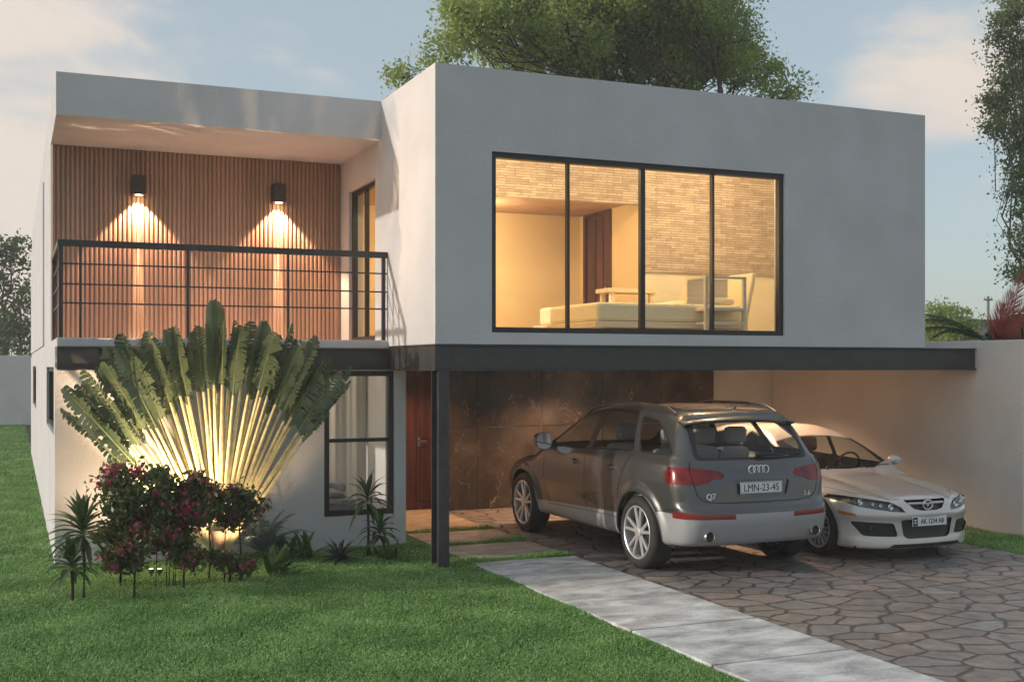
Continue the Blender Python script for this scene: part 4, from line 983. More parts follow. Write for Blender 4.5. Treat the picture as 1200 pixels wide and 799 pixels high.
def leaves(pos, size, rng, up=.3, asp=.5, nrm_bias=None):
    """one folded rhombic leaf (2 tris as quad) per position"""
    n = len(pos); d = rng.normal(size=(n, 3)); d[:, 2] += up; d /= np.linalg.norm(d, axis=1)[:, None]
    r = rng.normal(size=(n, 3)); s = np.cross(d, r); s /= np.linalg.norm(s, axis=1)[:, None] + 1e-9
    L = (size * rng.uniform(.6, 1.3, n))[:, None]; w = L * asp * .5
    nn = np.cross(d, s)
    A = pos; B = pos + d * L * .5 + s * w + nn * L * .06; C = pos + d * L; D = pos + d * L * .5 - s * w + nn * L * .06
    V = np.stack([A, B, C, D], 1).reshape(-1, 3); F = np.arange(4 * n).reshape(-1, 4)
    return V, F
def branch_tree(rng, base, height, spread, r0, levels=4, lean=(0, 0), first=.35, kids=3, droop=0):
    """recursive limbs; returns G and tip positions"""
    g = G(); tips = []
    def grow_b(p, d, L, r, lv):
        pts = [p.copy()]; rad = [r]; q = p.copy(); dd = d.copy(); seg = 5
        for i in range(seg):
            dd = (dd + Vector(rng.normal(size=3)) * .13 + Vector((0, 0, .04 - droop * (lv > 1)))).normalized(); q = q + dd * (L / seg); pts.append(q.copy()); rad.append(r * (1 - .55 * (i + 1) / seg))
            if lv >= 2: tips.append((q.copy(), lv))
        g.tube(pts, rad, 7 if lv < 2 else 5)
        if lv >= levels: return
        for k in range(kids + (1 if lv == 0 else 0)):
            t = rng.uniform(.45, 1.0) if lv else rng.uniform(.55, 1.0); i = min(seg, max(1, int(t * seg)))
            ang = rng.uniform(0, 2 * pi); tilt = rng.uniform(.45, 1.0) * spread
            side = Vector((cos(ang), sin(ang), 0)); nd = (dd * cos(tilt) + side * sin(tilt)).normalized()
            grow_b(pts[i], nd, L * rng.uniform(.60, .82), rad[i] * .68, lv + 1)
    grow_b(Vector(base), Vector((lean[0], lean[1], 1)).normalized(), height * first, r0, 0)
    return g, tips
LEAFA = leafmat('tree_leaves', (.25, .35, .09), (.43, .50, .16), .6, .55, 1.2)
LEAFC = leafmat('tall_tree_leaves', (.13, .19, .07), (.24, .29, .12), .5, .55, 1.2)
LEAFB = leafmat('dark_tree_leaves', (.07, .12, .045), (.13, .19, .07), .4, .55, 1.2)
def tree(name, label, base, clusters, leaf, m, per, group=None, seed=1, trunk_r=.3, branches=True, jit=.35):
    """crown = many leaf sprays at branch ends reaching the listed cluster ellipsoids"""
    rng = np.random.default_rng(seed); T = thing(name, label, 'tree', base, 0, group); g = G(); base0 = Vector((0, 0, 0))
    cl = [(Vector(c) - Vector(base), Vector(r)) for c, r in clusters]
    zmin = min(c.z - r.z for c, r in cl); fork = Vector((0, 0, max(.5, zmin * .8)))
    g.tube([base0, fork * .5 + Vector((.05, 0, 0)), fork], [trunk_r, trunk_r * .8, trunk_r * .65], 10)
    P = []
    for c, r in cl:
        a = fork; mid = (fork + c) / 2 + Vector(rng.normal(size=3)) * .4 + Vector((0, 0, -.3)); end = c
        pts = [a, a * .6 + mid * .4 + Vector((0, 0, .1)), mid, mid * .5 + end * .5 + Vector(rng.normal(size=3)) * .25, end]; k = min(1.0, r.x / 1.5)
        g.tube(pts, [trunk_r * .5 * k, trunk_r * .4 * k, trunk_r * .3 * k, trunk_r * .22 * k, trunk_r * .12 * k], 6)
        ns = max(8, int(per * r.x * r.y * r.z))
        for s in range(ns):
            d = rng.normal(size=3); d /= np.linalg.norm(d); rr = rng.uniform(.45, 1.0) ** .6
            e = Vector((c.x + d[0] * r.x * rr, c.y + d[1] * r.y * rr, c.z + d[2] * r.z * rr)); st = mid.lerp(c, rng.uniform(.2, 1)) if s % 3 else c
            if s % 2 == 0:
                q = (st + e) / 2 + Vector(rng.normal(size=3)) * .12; g.tube([st, q, e], [trunk_r * .07, trunk_r * .05, .008], 4, cap=False)
            nl = int(rng.uniform(50, 90)); sp = rng.normal(size=(nl, 3)) * jit * np.array([1, 1, .55]) * rng.uniform(.6, 1.2)
            P.append(np.array(e)[None] + sp)
    P = np.concatenate(P); V, F = leaves(P, leaf, rng, .1, .55)
    g.build('trunk', BARK, T, smooth=True); fast_mesh('crown', V, F, m, T)
    return T
def px_at(u, v, Y): return tuple(at_y(u, v, Y))
def cl_at(u, v, ru, rv, Y, ry=None):
    p = at_y(u, v, Y); d = p.x * _s + p.y * _c; k = d / f
    return (tuple(p), (ru * k, ry or ru * k, rv * k))
# large tree behind the house
C1 = [cl_at(*a) for a in ((560, 30, 40, 42, 25), (600, 5, 50, 45, 26), (660, 45, 50, 45, 25), (640, -35, 60, 45, 26), (720, -10, 55, 45, 25), (760, 40, 55, 45, 26), (800, -5, 50, 45, 25), (840, 55, 50, 38, 26), (720, -75, 70, 45, 26), (880, 80, 32, 26, 25), (925, 100, 22, 14, 25), (520, 68, 26, 20, 25), (480, 90, 20, 14, 25), (700, 80, 45, 30, 27), (600, 70, 40, 25, 27), (780, 90, 40, 25, 26), (850, 10, 30, 26, 26), (530, 15, 16, 20, 25), (860, -30, 25, 20, 26), (905, 112, 24, 12, 26))]
tree('broad_tree', 'tall spreading leafy tree rising behind the flat roof of the house', (16.2, 26, 0), C1, .105, LEAFA, 115, seed=3, trunk_r=.34, jit=.24)
C2 = [cl_at(a[0] + 6, *a[1:]) for a in ((1185, -20, 24, 30, 24), (1187, 40, 24, 32, 24), (1205, 80, 26, 30, 25), (1178, 130, 22, 26, 24), (1195, 160, 26, 24, 24), (1200, 215, 24, 20, 24), (1188, 222, 13, 12, 24), (1190, 280, 14, 16, 24), (1205, 305, 18, 20, 24), (1225, 120, 30, 90, 25), (1225, 250, 24, 70, 25), (1190, 322, 10, 7, 24), (1163, 118, 10, 9, 24), (1158, 148, 9, 10, 24), (1172, 60, 16, 26, 24), (1176, 10, 16, 26, 24), (1172, 100, 14, 18, 24), (1190, 190, 16, 20, 24), (1195, 250, 16, 22, 24))]
tree('tall_tree', 'tall narrow leafy tree at the right edge beyond the garden wall', (27.2, 24.5, 0), C2, .10, LEAFC, 130, seed=5, trunk_r=.22, jit=.22)
G1 = 'trees beyond the rear garden wall'
for i, (lab, base, cc) in enumerate((
    ('dark rounded tree behind the rear wall at the far left edge', px_at(8, 430, 56), ((5, 330, 26, 45, 56), (-20, 345, 30, 55, 56), (20, 375, 18, 35, 56), (0, 395, 25, 20, 55), (12, 290, 16, 20, 56), (-40, 310, 30, 40, 56))),
    ('dark tree behind the rear wall beside the house side wall', px_at(45, 430, 58), ((40, 360, 22, 40, 58), (30, 400, 20, 20, 57), (60, 340, 20, 40, 58))))):
    tree('background_tree', lab, (base[0], base[1], 0), [cl_at(*a) for a in cc], .22, LEAFB, 7, G1, seed=11 + i, trunk_r=.35, jit=.5)
tree('background_tree', 'round green tree over the garden wall beside the upper box', px_at(1112, 429, 30)[:2] + (0,), [cl_at(*a) for a in ((1108, 385, 22, 22, 30), (1130, 378, 12, 16, 30), (1092, 378, 14, 18, 30), (1120, 395, 24, 14, 29), (1106, 366, 12, 10, 30), (1080, 392, 20, 18, 30))], .12, LEAFA, 90, seed=21, trunk_r=.15, jit=.2)
tree('background_tree', 'dark foliage behind the red leaved plant at the right edge', px_at(1185, 429, 21)[:2] + (0,), [cl_at(*a) for a in ((1176, 392, 10, 8, 21), (1195, 385, 14, 14, 21), (1215, 380, 20, 20, 21))], .14, LEAFB, 90, seed=22, trunk_r=.08, jit=.14)
# power pole, distant flat roof
p = at_y(1158, 380, 70); t = thing('utility_pole', 'distant utility pole with a short cross arm against the sky', 'pole', (p.x, 70, 0))
PG = mat('weathered_pole', (.16, .15, .15), .9, noise=(3, .2))
g = G(); zt = at_y(1158, 347, 70).z; g.tube([(0, 0, 0), (0, 0, zt)], [.15, .10], 8); g.build('pole', PG, t)
g = G(); g.box(-.42, .42, -.06, .06, zt - .35, zt - .22); g.build('cross_arm', PG, t)
for s in (-.36, 0, .36): g = G(); g.tube([(s, 0, zt - .22), (s, 0, zt - .08)], .03, 6); g.build('insulator', PG, t)
a = at_y(1128, 374, 60); b_ = at_y(1185, 382, 60)
t = thing('distant_building', 'distant low building with a dark flat roof beside the utility pole', 'building', (a.x, 60, 0))
g = G(); g.box(-1, b_.x - a.x + 4, -.3, 8, b_.z, a.z); g.build('roof', mat('dark_roof_sheet', (.05, .06, .065), .6, noise=(2, .2)), t)
g = G(); g.box(0, b_.x - a.x + 3, 0, 7, 0, b_.z); g.build('wall', mat('pale_distant_wall', (.33, .27, .26), .9, noise=(2, .2)), t)

# ---- fronds (pinnate)
def frond(g, base, d0, length, droop, nleaf, llen, lw, m=0, twist=0.0, updir=Vector((0, 0, 1)), r=.008, ang=55, start=.12, hang=.25):
    pts = [Vector(base)]; d = Vector(d0).normalized(); seg = 14
    for i in range(seg):
        d = (d + Vector((0, 0, -droop / seg * (1 + i / seg)))).normalized(); pts.append(pts[-1] + d * length / seg)
    g.tube(pts, [r * (1 - .8 * i / seg) for i in range(seg + 1)], 5, m=m)
    for k in range(nleaf):
        t = start + (1 - start) * k / nleaf; x = t * seg; i = min(int(x), seg - 1); fr_ = x - i; p = pts[i].lerp(pts[i + 1], fr_); dd = (pts[i + 1] - pts[i]).normalized()
        sd = dd.cross(updir); sd = sd.normalized() if sd.length > 1e-3 else Vector((1, 0, 0)); sd = Matrix.Rotation(twist, 3, dd) @ sd
        L = llen * (sin(pi * min(1, .15 + t * .85)) ** .6) * random.uniform(.9, 1.1)
        for s in (-1, 1):
            a = R(ang + random.uniform(-6, 6)) * (1 - .4 * t); v = (dd * cos(a) + sd * s * sin(a)).normalized()
            q1 = p + v * L * .5 + Vector((0, 0, -hang * L * .2)); q2 = p + v * L + Vector((0, 0, -hang * L)); w = (dd * .8 + Vector((0, 0, .3))).normalized() * lw
            g.add([p - w * .3, p + w * .3, q1 + w * .5, q2, q1 - w * .5], [(0, 1, 2, 4), (4, 2, 3)], m)
def strap(g, base, az, elev, length, w, droop, m=0, seg=7, fold=.25, tipw=.05, mid=.45):
    """arching strap leaf"""
    pts = [Vector(base)]; d = Vector((cos(az) * cos(elev), sin(az) * cos(elev), sin(elev)))
    for i in range(seg): pts.append(pts[-1] + d * length / seg); d = (d + Vector((0, 0, -droop / seg * (1 + 1.2 * i / seg)))).normalized()
    side = Vector((-sin(az), cos(az), 0)); vs = []; fs = []
    for i, p in enumerate(pts):
        t = i / seg; ww = w * ((t / mid) ** .5 if t < mid else max(tipw, 1 - ((t - mid) / (1 - mid)) ** 1.6)) * .5 + .001
        ww = max(ww, w * .15 if t < .1 else .001); up = Vector((0, 0, fold * ww))
        vs += [p - side * ww + up, p, p + side * ww + up]
    for i in range(seg): fs += [(3 * i, 3 * i + 1, 3 * i + 4, 3 * i + 3), (3 * i + 1, 3 * i + 2, 3 * i + 5, 3 * i + 4)]
    g.add(vs, fs, m)
PALMG = leafmat('palm_frond_green', (.03, .06, .025), (.06, .10, .035), .3, .5, 3)
REDL = leafmat('red_frond', (.38, .055, .035), (.52, .13, .09), .35, .45, 5)
# palm arching over the right wall
bp_ = at_y(1160, 429, 16.5); t = thing('palm', 'palm with long green fronds arching over the garden wall', 'palm', (bp_.x, 16.5, 0))
g = G(); g.tube([(0, 0, 0), (.03, 0, 1.3), (0, 0, 2.62)], [.09, .075, .06], 9); g.build('trunk', BARK, t, smooth=True)
g = G()
for d_, L_, dr_ in (((-.85, -.05, .58), 2.1, .65), ((-.8, .15, .68), 2.0, .7), ((-.9, .0, .48), 1.9, .55), ((-.85, -.25, .30), 1.0, .7), ((-.5, .5, .8), 1.1, 1.1), ((.6, .3, .7), 1.0, 1.1), ((.8, -.3, .5), 1.0, 1.0), ((-.2, -.5, .75), .8, 1.0)):
    frond(g, (0, 0, 2.6), d_, L_, dr_, 44, .34, .016, updir=Vector((0, 0, 1)), ang=58, hang=.35, r=.012)
g.build('fronds', PALMG, t)
bp_ = at_y(1160, 429, 15.2); t = thing('red_palm_plant', 'red leaved plant showing above the right garden wall', 'plant', (bp_.x + .15, 15.2, 0))
g = G(); g.tube([(0, 0, 0), (0, 0, 2.5)], [.06, .05], 8); g.build('stem', BARK, t, smooth=True)
g = G()
for d_, L_, dr_ in (((.42, 0, 1), 1.45, .1), ((.62, -.1, .9), 1.45, .2), ((.25, .1, 1), .8, .2), ((.5, .2, 1.0), 1.2, .2), ((.85, 0, .6), 1.2, .3), ((.7, .1, .8), 1.5, .2)):
    frond(g, (0, 0, 2.5), d_, L_, dr_, 40, .46, .024, updir=Vector((0, 1, 0)), ang=38, hang=.15, r=.014, start=.05)
for k in range(9): strap(g, (-.05 + .04 * k, 0, 2.55), pi + random.uniform(-.5, .5), R(60) + random.uniform(-.3, .3), random.uniform(.4, .62), .06, .3)
g.build('red_leaves', REDL, t)
g = G()
for k in range(46): strap(g, (random.uniform(-.15, .9), random.uniform(-.1, .1), 2.62), random.uniform(0, 2 * pi), R(random.uniform(15, 70)), random.uniform(.25, .42), .03, .8)
g.build('green_leaves', PALMG, t)

# ---- traveller's palm
TPL = leafmat('fan_palm_blade', (.055, .092, .052), (.125, .165, .10), .28, .30, 4, spec=.5)
TPS = mat('fan_palm_stalk', (.48, .43, .24), .5, noise=(14, .2))
TPR = mat('fan_palm_midrib', (.12, .16, .07), .5, noise=(14, .2))
TPB = mat('fan_palm_base', (.15, .10, .065), .8, noise=(20, .3), bump=(30, .5, .01))
def palm_fan():
    Y0 = 13.28; bs = at_y(256, 650, Y0); T = thing('fan_palm', 'large fan palm with lit pale stalks in front of the left wall', 'palm', (bs.x, Y0, 0))
    dk = (bs.x * _s + Y0 * _c) / f   # metres per px (camera plane)
    rng = random.Random(4)
    g = G(); g.tube([(0, 0, -.02), (.0, 0, .12), (-.01, 0, .38)], [.10, .13, .17], 12, flat=.55); g.build('base', TPB, T, smooth=True)
    N = 42
    order = list(range(N))
    for i in order:
        t = i / (N - 1); ang = R(-41 + 76 * t + rng.uniform(-1.2, 1.2))
        cen = 1 - abs(t - .56) / .56; cen = max(0, cen)
        dy = (-1) ** i * .035 + rng.uniform(-.02, .02)
        # petiole starts on a small arc, crossing neighbours slightly
        sx = -.20 * (t - .5) * -1.0; b0 = Vector(((t - .5) * .15, dy * .5, .12 + .10 * cen))
        pl = (1.36 + .45 * cen ** .8) * rng.uniform(.93, 1.05); bl = (1.06 - .34 * cen ** .7) * rng.uniform(.85, 1.12)
        if i in (21, 27): bl *= 1.14; pl *= .97
        d = Vector((sin(ang), dy * .3 + rng.uniform(-.02, .03), cos(ang)))
        pts = [b0]; dd = d.copy()
        for k in range(8): pts.append(pts[-1] + dd * pl / 8); dd = (dd + Vector((sin(ang) * .006, 0, -.004))).normalized()
        gs = G(); gs.tube(pts, [.040 - .022 * (k / 8) for k in range(9)], 7, flat=.8, cap=True)
        st = gs.build('stalk', TPS, T, smooth=True)
        # blade
        g = G(); mid = [pts[-1]]; M = 16; sag = .10 * abs(sin(ang)) + .03
        toward = Vector((0, -1, 0)); yaw_b = rng.choice((-1, 1)) * rng.uniform(.15, 1.15)
        for k in range(M): mid.append(mid[-1] + dd * bl / M); dd = (dd + Vector((0, -.008, -sag / M * (k / M) * 1.6))).normalized()
        W = rng.uniform(.115, .17) * (.62 + .38 * min(1, min(i, N - 1 - i) / 5)); torn = 0 if i in (21, 27) else rng.uniform(.5, 1.25)
        gm = G(); gm.tube(mid, [.013 * (1 - .75 * k / M) + .002 for k in range(M + 1)], 5)
        mo = gm.build('midrib', TPR, st, smooth=True)
        for s in (-1, 1):
            strips = 20; cuts = 0
            prev_droop = 0; dr = rng.uniform(0, .3) * torn
            for q in range(strips):
                t0 = q / strips; t1 = (q + 1) / strips
                if rng.random() < .45: dr = rng.uniform(0, 1.15) * torn
                gapt = rng.choice((.004, .008, .018)) if torn > .2 and rng.random() < .85 else 0; lv = 1 if torn < .2 else rng.uniform(.86, 1.08)
                def mp_(tt):
                    x = tt * M; k = min(int(x), M - 1); return mid[k].lerp(mid[k + 1], x - k), (mid[k + 1] - mid[k]).normalized()
                pa, da = mp_(min(1, t0 + gapt * .5)); pb, db = mp_(t1)
                wf = lambda tt: W * min(1, (tt / .10 + .25)) * (1 if tt < .78 else max(.28, 1 - ((tt - .78) / .22) ** 1.7 * .8))
                nrm = (Matrix.Rotation(yaw_b, 3, da) @ toward); sd = da.cross(nrm).normalized() * s
                lean_ = .55; vdir = (sd * cos(lean_) + da * sin(lean_)); vdir = (vdir + nrm * .28).normalized()
                ca, cb = wf(t0) * lv, wf(t1) * lv
                def pt(p, w, fr_): return p + vdir * w * fr_ + Vector((0, -.15, -1)) * dr * w * fr_ * fr_ * .9
                rows = [(pt(pa, ca, u), pt(pb, cb, u)) for u in (0, .4, .75, 1.0)]
                # narrow the tip of torn strips
                sh = .22 if dr > .2 else .04; A_, B_ = rows[-1]; rows[-1] = (A_.lerp(B_, sh), B_.lerp(A_, sh))
                vs = [v for r_ in rows for v in r_]; g.add(vs, [(0, 1, 3, 2), (2, 3, 5, 4), (4, 5, 7, 6)])
        g.build('blade', TPL, st, recalc=False)
    return T
palm_fan()

# ---- flowering shrubs (standards)
LSH = leafmat('shrub_leaves', (.065, .105, .035), (.115, .15, .05), .35, .4, 9, spec=.5)
PINK = leafmat('pink_flowers', (.58, .07, .19), (.72, .17, .28), .35, .5, 20)
def shrub(px, py, clumps, label, seed, stems=1, flower=.28, sr=.014):
    rng = np.random.default_rng(seed); d = (2.2) * f / (py - 429); yv = d * 1.0; a = (px - 600) / f
    Y = d * (_c - a * _s); X = d * (_s + a * _c); k = d / f
    T = thing('flowering_shrub', label, 'shrub', (X, Y, 0), 0, 'pink flowering shrubs in the garden bed'); g = G(); P = []; Q = []
    for (u, v, ru, rv) in clumps:
        c = np.array([(u - px) * k * _c, -(u - px) * k * _s, (py - v) * k * 1.0]); rr = np.array([ru * k, ru * k, rv * k])
        n = int(900 * (ru * rv) / 900) + 120
        # ragged: sub-clumps
        sub = rng.normal(size=(12, 3)); sub /= np.linalg.norm(sub, axis=1)[:, None]; sub = sub * rng.uniform(.35, .95, (12, 1))
        s_ = sub[rng.integers(0, 12, n)] * rr + rng.normal(size=(n, 3)) * rr * .27; P.append(c + s_)
        nf = int(n * flower * 1.7); cf = sub[rng.integers(0, 5, nf)] * rr * 1.02 + rng.normal(size=(nf, 3)) * rr * .17; Q.append(c + cf)
        for j in range(6):
            e = Vector(c + sub[j] * rr * .8); g.tube([(0, 0, max(.02, c[2] - rr[2] * 1.3)), tuple(c * .5 + np.array(e) * .3), e], [.006, .005, .003], 4)
    top_ = max(c_[2] for c_ in [p.mean(0) for p in P])
    for s in range(stems):
        o = (0, 0) if s == 0 else (rng.uniform(-.14, .14), rng.uniform(-.08, .08))
        g.tube([(o[0], o[1], -.02), (o[0] + .012, o[1], top_ * .35), (o[0] - .008, o[1], top_ * .7), (o[0] * .5, o[1] * .5, top_)], [sr, sr * .85, sr * .7, sr * .4], 6)
    g.build('stem', BARKD, T, smooth=True)
    V, F = leaves(np.concatenate(P), .062, rng, .15, .55); fast_mesh('foliage', V, F, LSH, T)
    V, F = leaves(np.concatenate(Q), .040, rng, .1, .9); fast_mesh('flowers', V, F, PINK, T)
    return T
shrub(157, 700, ((146, 572, 30, 28), (165, 585, 26, 30), (140, 600, 24, 22), (160, 622, 26, 26), (152, 655, 22, 14)), 'tallest pink flowering shrub, ragged, next to the spiky plant at the house corner', 31, 1, .34, .018)
shrub(215, 690, ((205, 580, 26, 26), (222, 590, 24, 28), (232, 565, 14, 14), (212, 620, 26, 22), (222, 648, 20, 16)), 'pink flowering shrub with glowing spotlit blossom, second from the house corner', 32, 1, .50, .018)
shrub(245, 678, ((245, 592, 17, 20), (240, 575, 12, 10)), 'thin flowering shrub with a small dark crown before the palm base', 33, 1, .18, .013)
shrub(281, 680, ((275, 588, 24, 22), (290, 598, 18, 18), (268, 605, 14, 12), (285, 662, 16, 9)), 'round topped flowering shrub on a thin stem, nearest the fern', 34, 1, .14, .013)
shrub(262, 684, ((255, 655, 20, 10), (285, 660, 16, 10)), 'low flowering bush under the palm stalks', 35, 3, .22, .01)
shrub(140, 686, ((130, 625, 16, 15), (155, 640, 18, 14), (178, 632, 20, 16), (130, 655, 14, 12)), 'leafy bush with bare stems growing behind the tallest shrub', 36, 3, .22, .011)
shrub(198, 686, ((185, 560, 16, 14), (192, 600, 18, 18), (200, 640, 22, 14)), 'multi stemmed flowering bush beside the paired ground spotlights', 37, 5, .42, .008)

# ---- strap-leaved plants
DRG = leafmat('strap_leaf', (.05, .095, .035), (.10, .165, .06), .25, .38, 6, spec=.5)
BLG = leafmat('blue_grey_leaf', (.10, .145, .13), (.17, .22, .19), .2, .5, 6)
DKB = leafmat('dark_blue_leaf', (.028, .040, .045), (.05, .065, .07), .15, .45, 6)
FERN = leafmat('fern_leaf', (.045, .10, .02), (.08, .16, .035), .3, .45, 6)
def gpt(px, py):
    d = 2.2 * f / (py - 429); a = (px - 600) / f; return Vector((d * (_s + a * _c), d * (_c - a * _s), 0)), d / f
def dracaena(label, px, py, heads, leafL, n, w, seed, droop=1.0):
    random.seed(seed); P, k = gpt(px, py); T = thing('dracaena', label, 'plant', P)
    for (u, v, sc_) in heads:
        x, z = (u - px) * k, (py - v) * k; gs = G(); gs.tube([(0, 0, -.02), (x * .3 + .01, 0, z * .5), (x, 0, z)], [.018, .015, .014], 7); gs.build('stem', BARKD, T, smooth=True)
        g = G()
        for i in range(n):
            t = i / n; el = R(80 - 95 * t + random.uniform(-8, 8)); strap(g, (x + random.uniform(-.01, .01), random.uniform(-.01, .01), z + .16 * sc_ * (1 - t) - .02), i * 2.4, el, leafL * sc_ * random.uniform(.85, 1.1) * (.75 + .4 * t), w, droop * (.5 + .6 * t), fold=.35)
        g.build('leaves', DRG, T, recalc=False)
    return T
dracaena('spiky long leaved plant at the left house corner', 98, 700, ((97, 628, 1.0),), .40, 60, .058, 3, .8)
dracaena('smaller pale spiky plant low at the foot of the corner plant', 84, 704, ((84, 668, .85),), .36, 34, .055, 5, .9)
dracaena('two headed broad leaved plant in front of the lower window', 431, 652, ((431, 590, .95), (446, 628, .8)), .38, 26, .060, 9, 1.3)
def bedplant(name, label, cat, px, py, fn_):
    P, k = gpt(px, py); T = thing(name, label, cat, P); g = G(); m = fn_(g); g.build('leaves', m, T, recalc=False); return T
random.seed(12)
def cyc(g):
    for i in range(20): a = i * 2.4; el = R(random.uniform(35, 80)); frond(g, (0, 0, .05), (cos(a) * cos(el), sin(a) * cos(el), sin(el)), random.uniform(.5, .78), 1.1, 30, .11, .010, ang=60, hang=.2, r=.008)
    return BLG
bedplant('cycad', 'pale grey green feathery cycad beside the round topped shrub', 'plant', 308, 655, cyc)
def sword(n, L, w, sp):
    def fn_(g):
        for i in range(n):
            a = random.uniform(0, 2 * pi); el = R(random.uniform(40, 85)); frond(g, (random.uniform(-sp, sp), random.uniform(-.08, .08), 0), (cos(a) * cos(el), sin(a) * cos(el), sin(el)), random.uniform(.7, 1) * L, .9, 24, w, .016, ang=72, hang=.1, r=.005)
        return FERN
    return fn_
bedplant('fern', 'upright green sword fern at the foot of the wall', 'fern', 357, 655, sword(15, .48, .05, .08))
bedplant('fern', 'low bright green fern between the cycad and the sword fern', 'fern', 326, 674, sword(14, .42, .055, .10))
bedplant('fern', 'small dark fern behind the low bright one', 'fern', 336, 652, sword(12, .36, .05, .14))
def aga(g):
    for i in range(46): strap(g, (0, 0, .03), i * 2.4, R(75 - i * 1.6 + random.uniform(-6, 6)), random.uniform(.24, .34), .035, .6, fold=.4, mid=.3)
    return DKB
bedplant('agave', 'dark bluish rosette plant below the lower window', 'plant', 398, 660, aga)
def low1(g):
    for i in range(26): strap(g, (random.uniform(-.1, .1), random.uniform(-.1, .1), 0), random.uniform(0, 6.28), R(random.uniform(25, 75)), random.uniform(.16, .28), .03, .8)
    return DRG
bedplant('grass_clump', 'low dark clump of strap leaves right of the rosette plant', 'plant', 455, 655, low1)

# ------------------------------------------------------------------ lawn
GR = bpy.data.materials.new('grass_blades'); GR.use_nodes = True; nt = GR.node_tree; N_ = nt.nodes; L_ = nt.links; b = N_['Principled BSDF']; b.inputs['Roughness'].default_value = .55; b.inputs['Specular IOR Level'].default_value = .3
tc = N_.new('ShaderNodeTexCoord'); n1 = N_.new('ShaderNodeTexNoise'); n1.inputs['Scale'].default_value = 90; n1.inputs['Detail'].default_value = 2; n2 = N_.new('ShaderNodeTexNoise'); n2.inputs['Scale'].default_value = 1.3; n2.inputs['Detail'].default_value = 5
L_.new(tc.outputs['Object'], n1.inputs['Vector']); L_.new(tc.outputs['Object'], n2.inputs['Vector'])
cr = N_.new('ShaderNodeValToRGB'); e = cr.color_ramp.elements; e[0].position = .3; e[0].color = (.07, .15, .04, 1); e[1].position = .72; e[1].color = (.48, .68, .27, 1); x = e.new(.5); x.color = (.16, .35, .09, 1)
ad = N_.new('ShaderNodeMath'); ad.operation = 'MULTIPLY_ADD'; ad.inputs[1].default_value = .45; L_.new(n2.outputs[0], ad.inputs[0])
ml = N_.new('ShaderNodeMath'); ml.operation = 'MULTIPLY_ADD'; ml.inputs[1].default_value = 1.5; ml.inputs[2].default_value = -.45; L_.new(n1.outputs[0], ml.inputs[0]); L_.new(ml.outputs[0], ad.inputs[2]); L_.new(ad.outputs[0], cr.inputs[0]); L_.new(cr.outputs[0], b.inputs['Base Color'])
tr = N_.new('ShaderNodeBsdfTranslucent'); L_.new(cr.outputs[0], tr.inputs[0]); ms = N_.new('ShaderNodeMixShader'); ms.inputs[0].default_value = .3; L_.new(b.outputs[0], ms.inputs[1]); L_.new(tr.outputs[0], ms.inputs[2]); L_.new(ms.outputs[0], N_['Material Output'].inputs[0])
def blades(regions, rng):
    Vs = []
    for (x0, x1, y0, y1, dens, h, w) in regions:
        n = int((x1 - x0) * (y1 - y0) * dens); p = np.zeros((n, 3)); p[:, 0] = rng.uniform(x0, x1, n); p[:, 1] = rng.uniform(y0, y1, n)
        inside = (p[:, 0] > XL) & (p[:, 0] < 4.47) & (p[:, 1] > YF)
        p = p[~inside]; n = len(p); p[:, 2] = -.012
        a = rng.uniform(0, 2 * pi, n); pch = .8 + .35 * np.sin(p[:, 0] * 5.1 + np.sin(p[:, 1] * 3.3)) * np.sin(p[:, 1] * 4.3 + p[:, 0] * 1.7); hh = h * rng.uniform(.35, 1.35, n) * pch; ln = rng.uniform(.2, 1.5, n); dx = np.cos(a) * ln * hh; dy = np.sin(a) * ln * hh
        b2 = a + pi / 2 + rng.normal(0, .5, n); wx = np.cos(b2) * w / 2; wy = np.sin(b2) * w / 2
        z0 = np.zeros(n)
        A = p + np.stack([-wx, -wy, z0], 1); B = p + np.stack([wx, wy, z0], 1)
        C = p + np.stack([dx * .45 + wx * .8, dy * .45 + wy * .8, hh * .6], 1); D = p + np.stack([dx * .45 - wx * .8, dy * .45 - wy * .8, hh * .6], 1)
        E_ = p + np.stack([dx + wx * .1, dy + wy * .1, hh], 1); F_ = p + np.stack([dx - wx * .1, dy - wy * .1, hh], 1)
        Vs.append(np.stack([A, B, C, D, E_, F_], 1).reshape(-1, 3))
    V = np.concatenate(Vs); n = len(V) // 6; i = np.arange(n) * 6
    F = np.stack([np.stack([i, i + 1, i + 2, i + 3], 1), np.stack([i + 3, i + 2, i + 4, i + 5], 1)], 1).reshape(-1, 4)
    return V, F
rng = np.random.default_rng(2)
V, F = blades([(-.6, 4.71, 4.6, 8.0, 12500, .030, .0080), (-.6, 4.71, 8.0, 11.0, 8500, .034, .010), (-.8, 4.72, 11.0, 14.75, 6500, .038, .012), (-.9, .44, 14.75, 24, 2600, .055, .010), (-1.6, .46, 24, 47.4, 700, .06, .02),
    (-5, -.6, 4.0, 14, 700, .055, .012), (4.70, 5.96, 12.09, 12.33, 9000, .075, .008), (4.70, 5.94, 13.34, 13.52, 9000, .08, .008), (4.48, 5.94, 14.50, 14.70, 9000, .08, .008), (10.80, 12.01, 9.0, 14, 3500, .055, .008), (10.80, 12.01, 14, 16.6, 1500, .055, .01), (12.0, 15, 7, 11.2, 1200, .05, .01)], rng)
kind(fast_mesh('lawn_grass', V, F, GR), 'stuff', 'short dense green lawn grass around the house', 'grass')

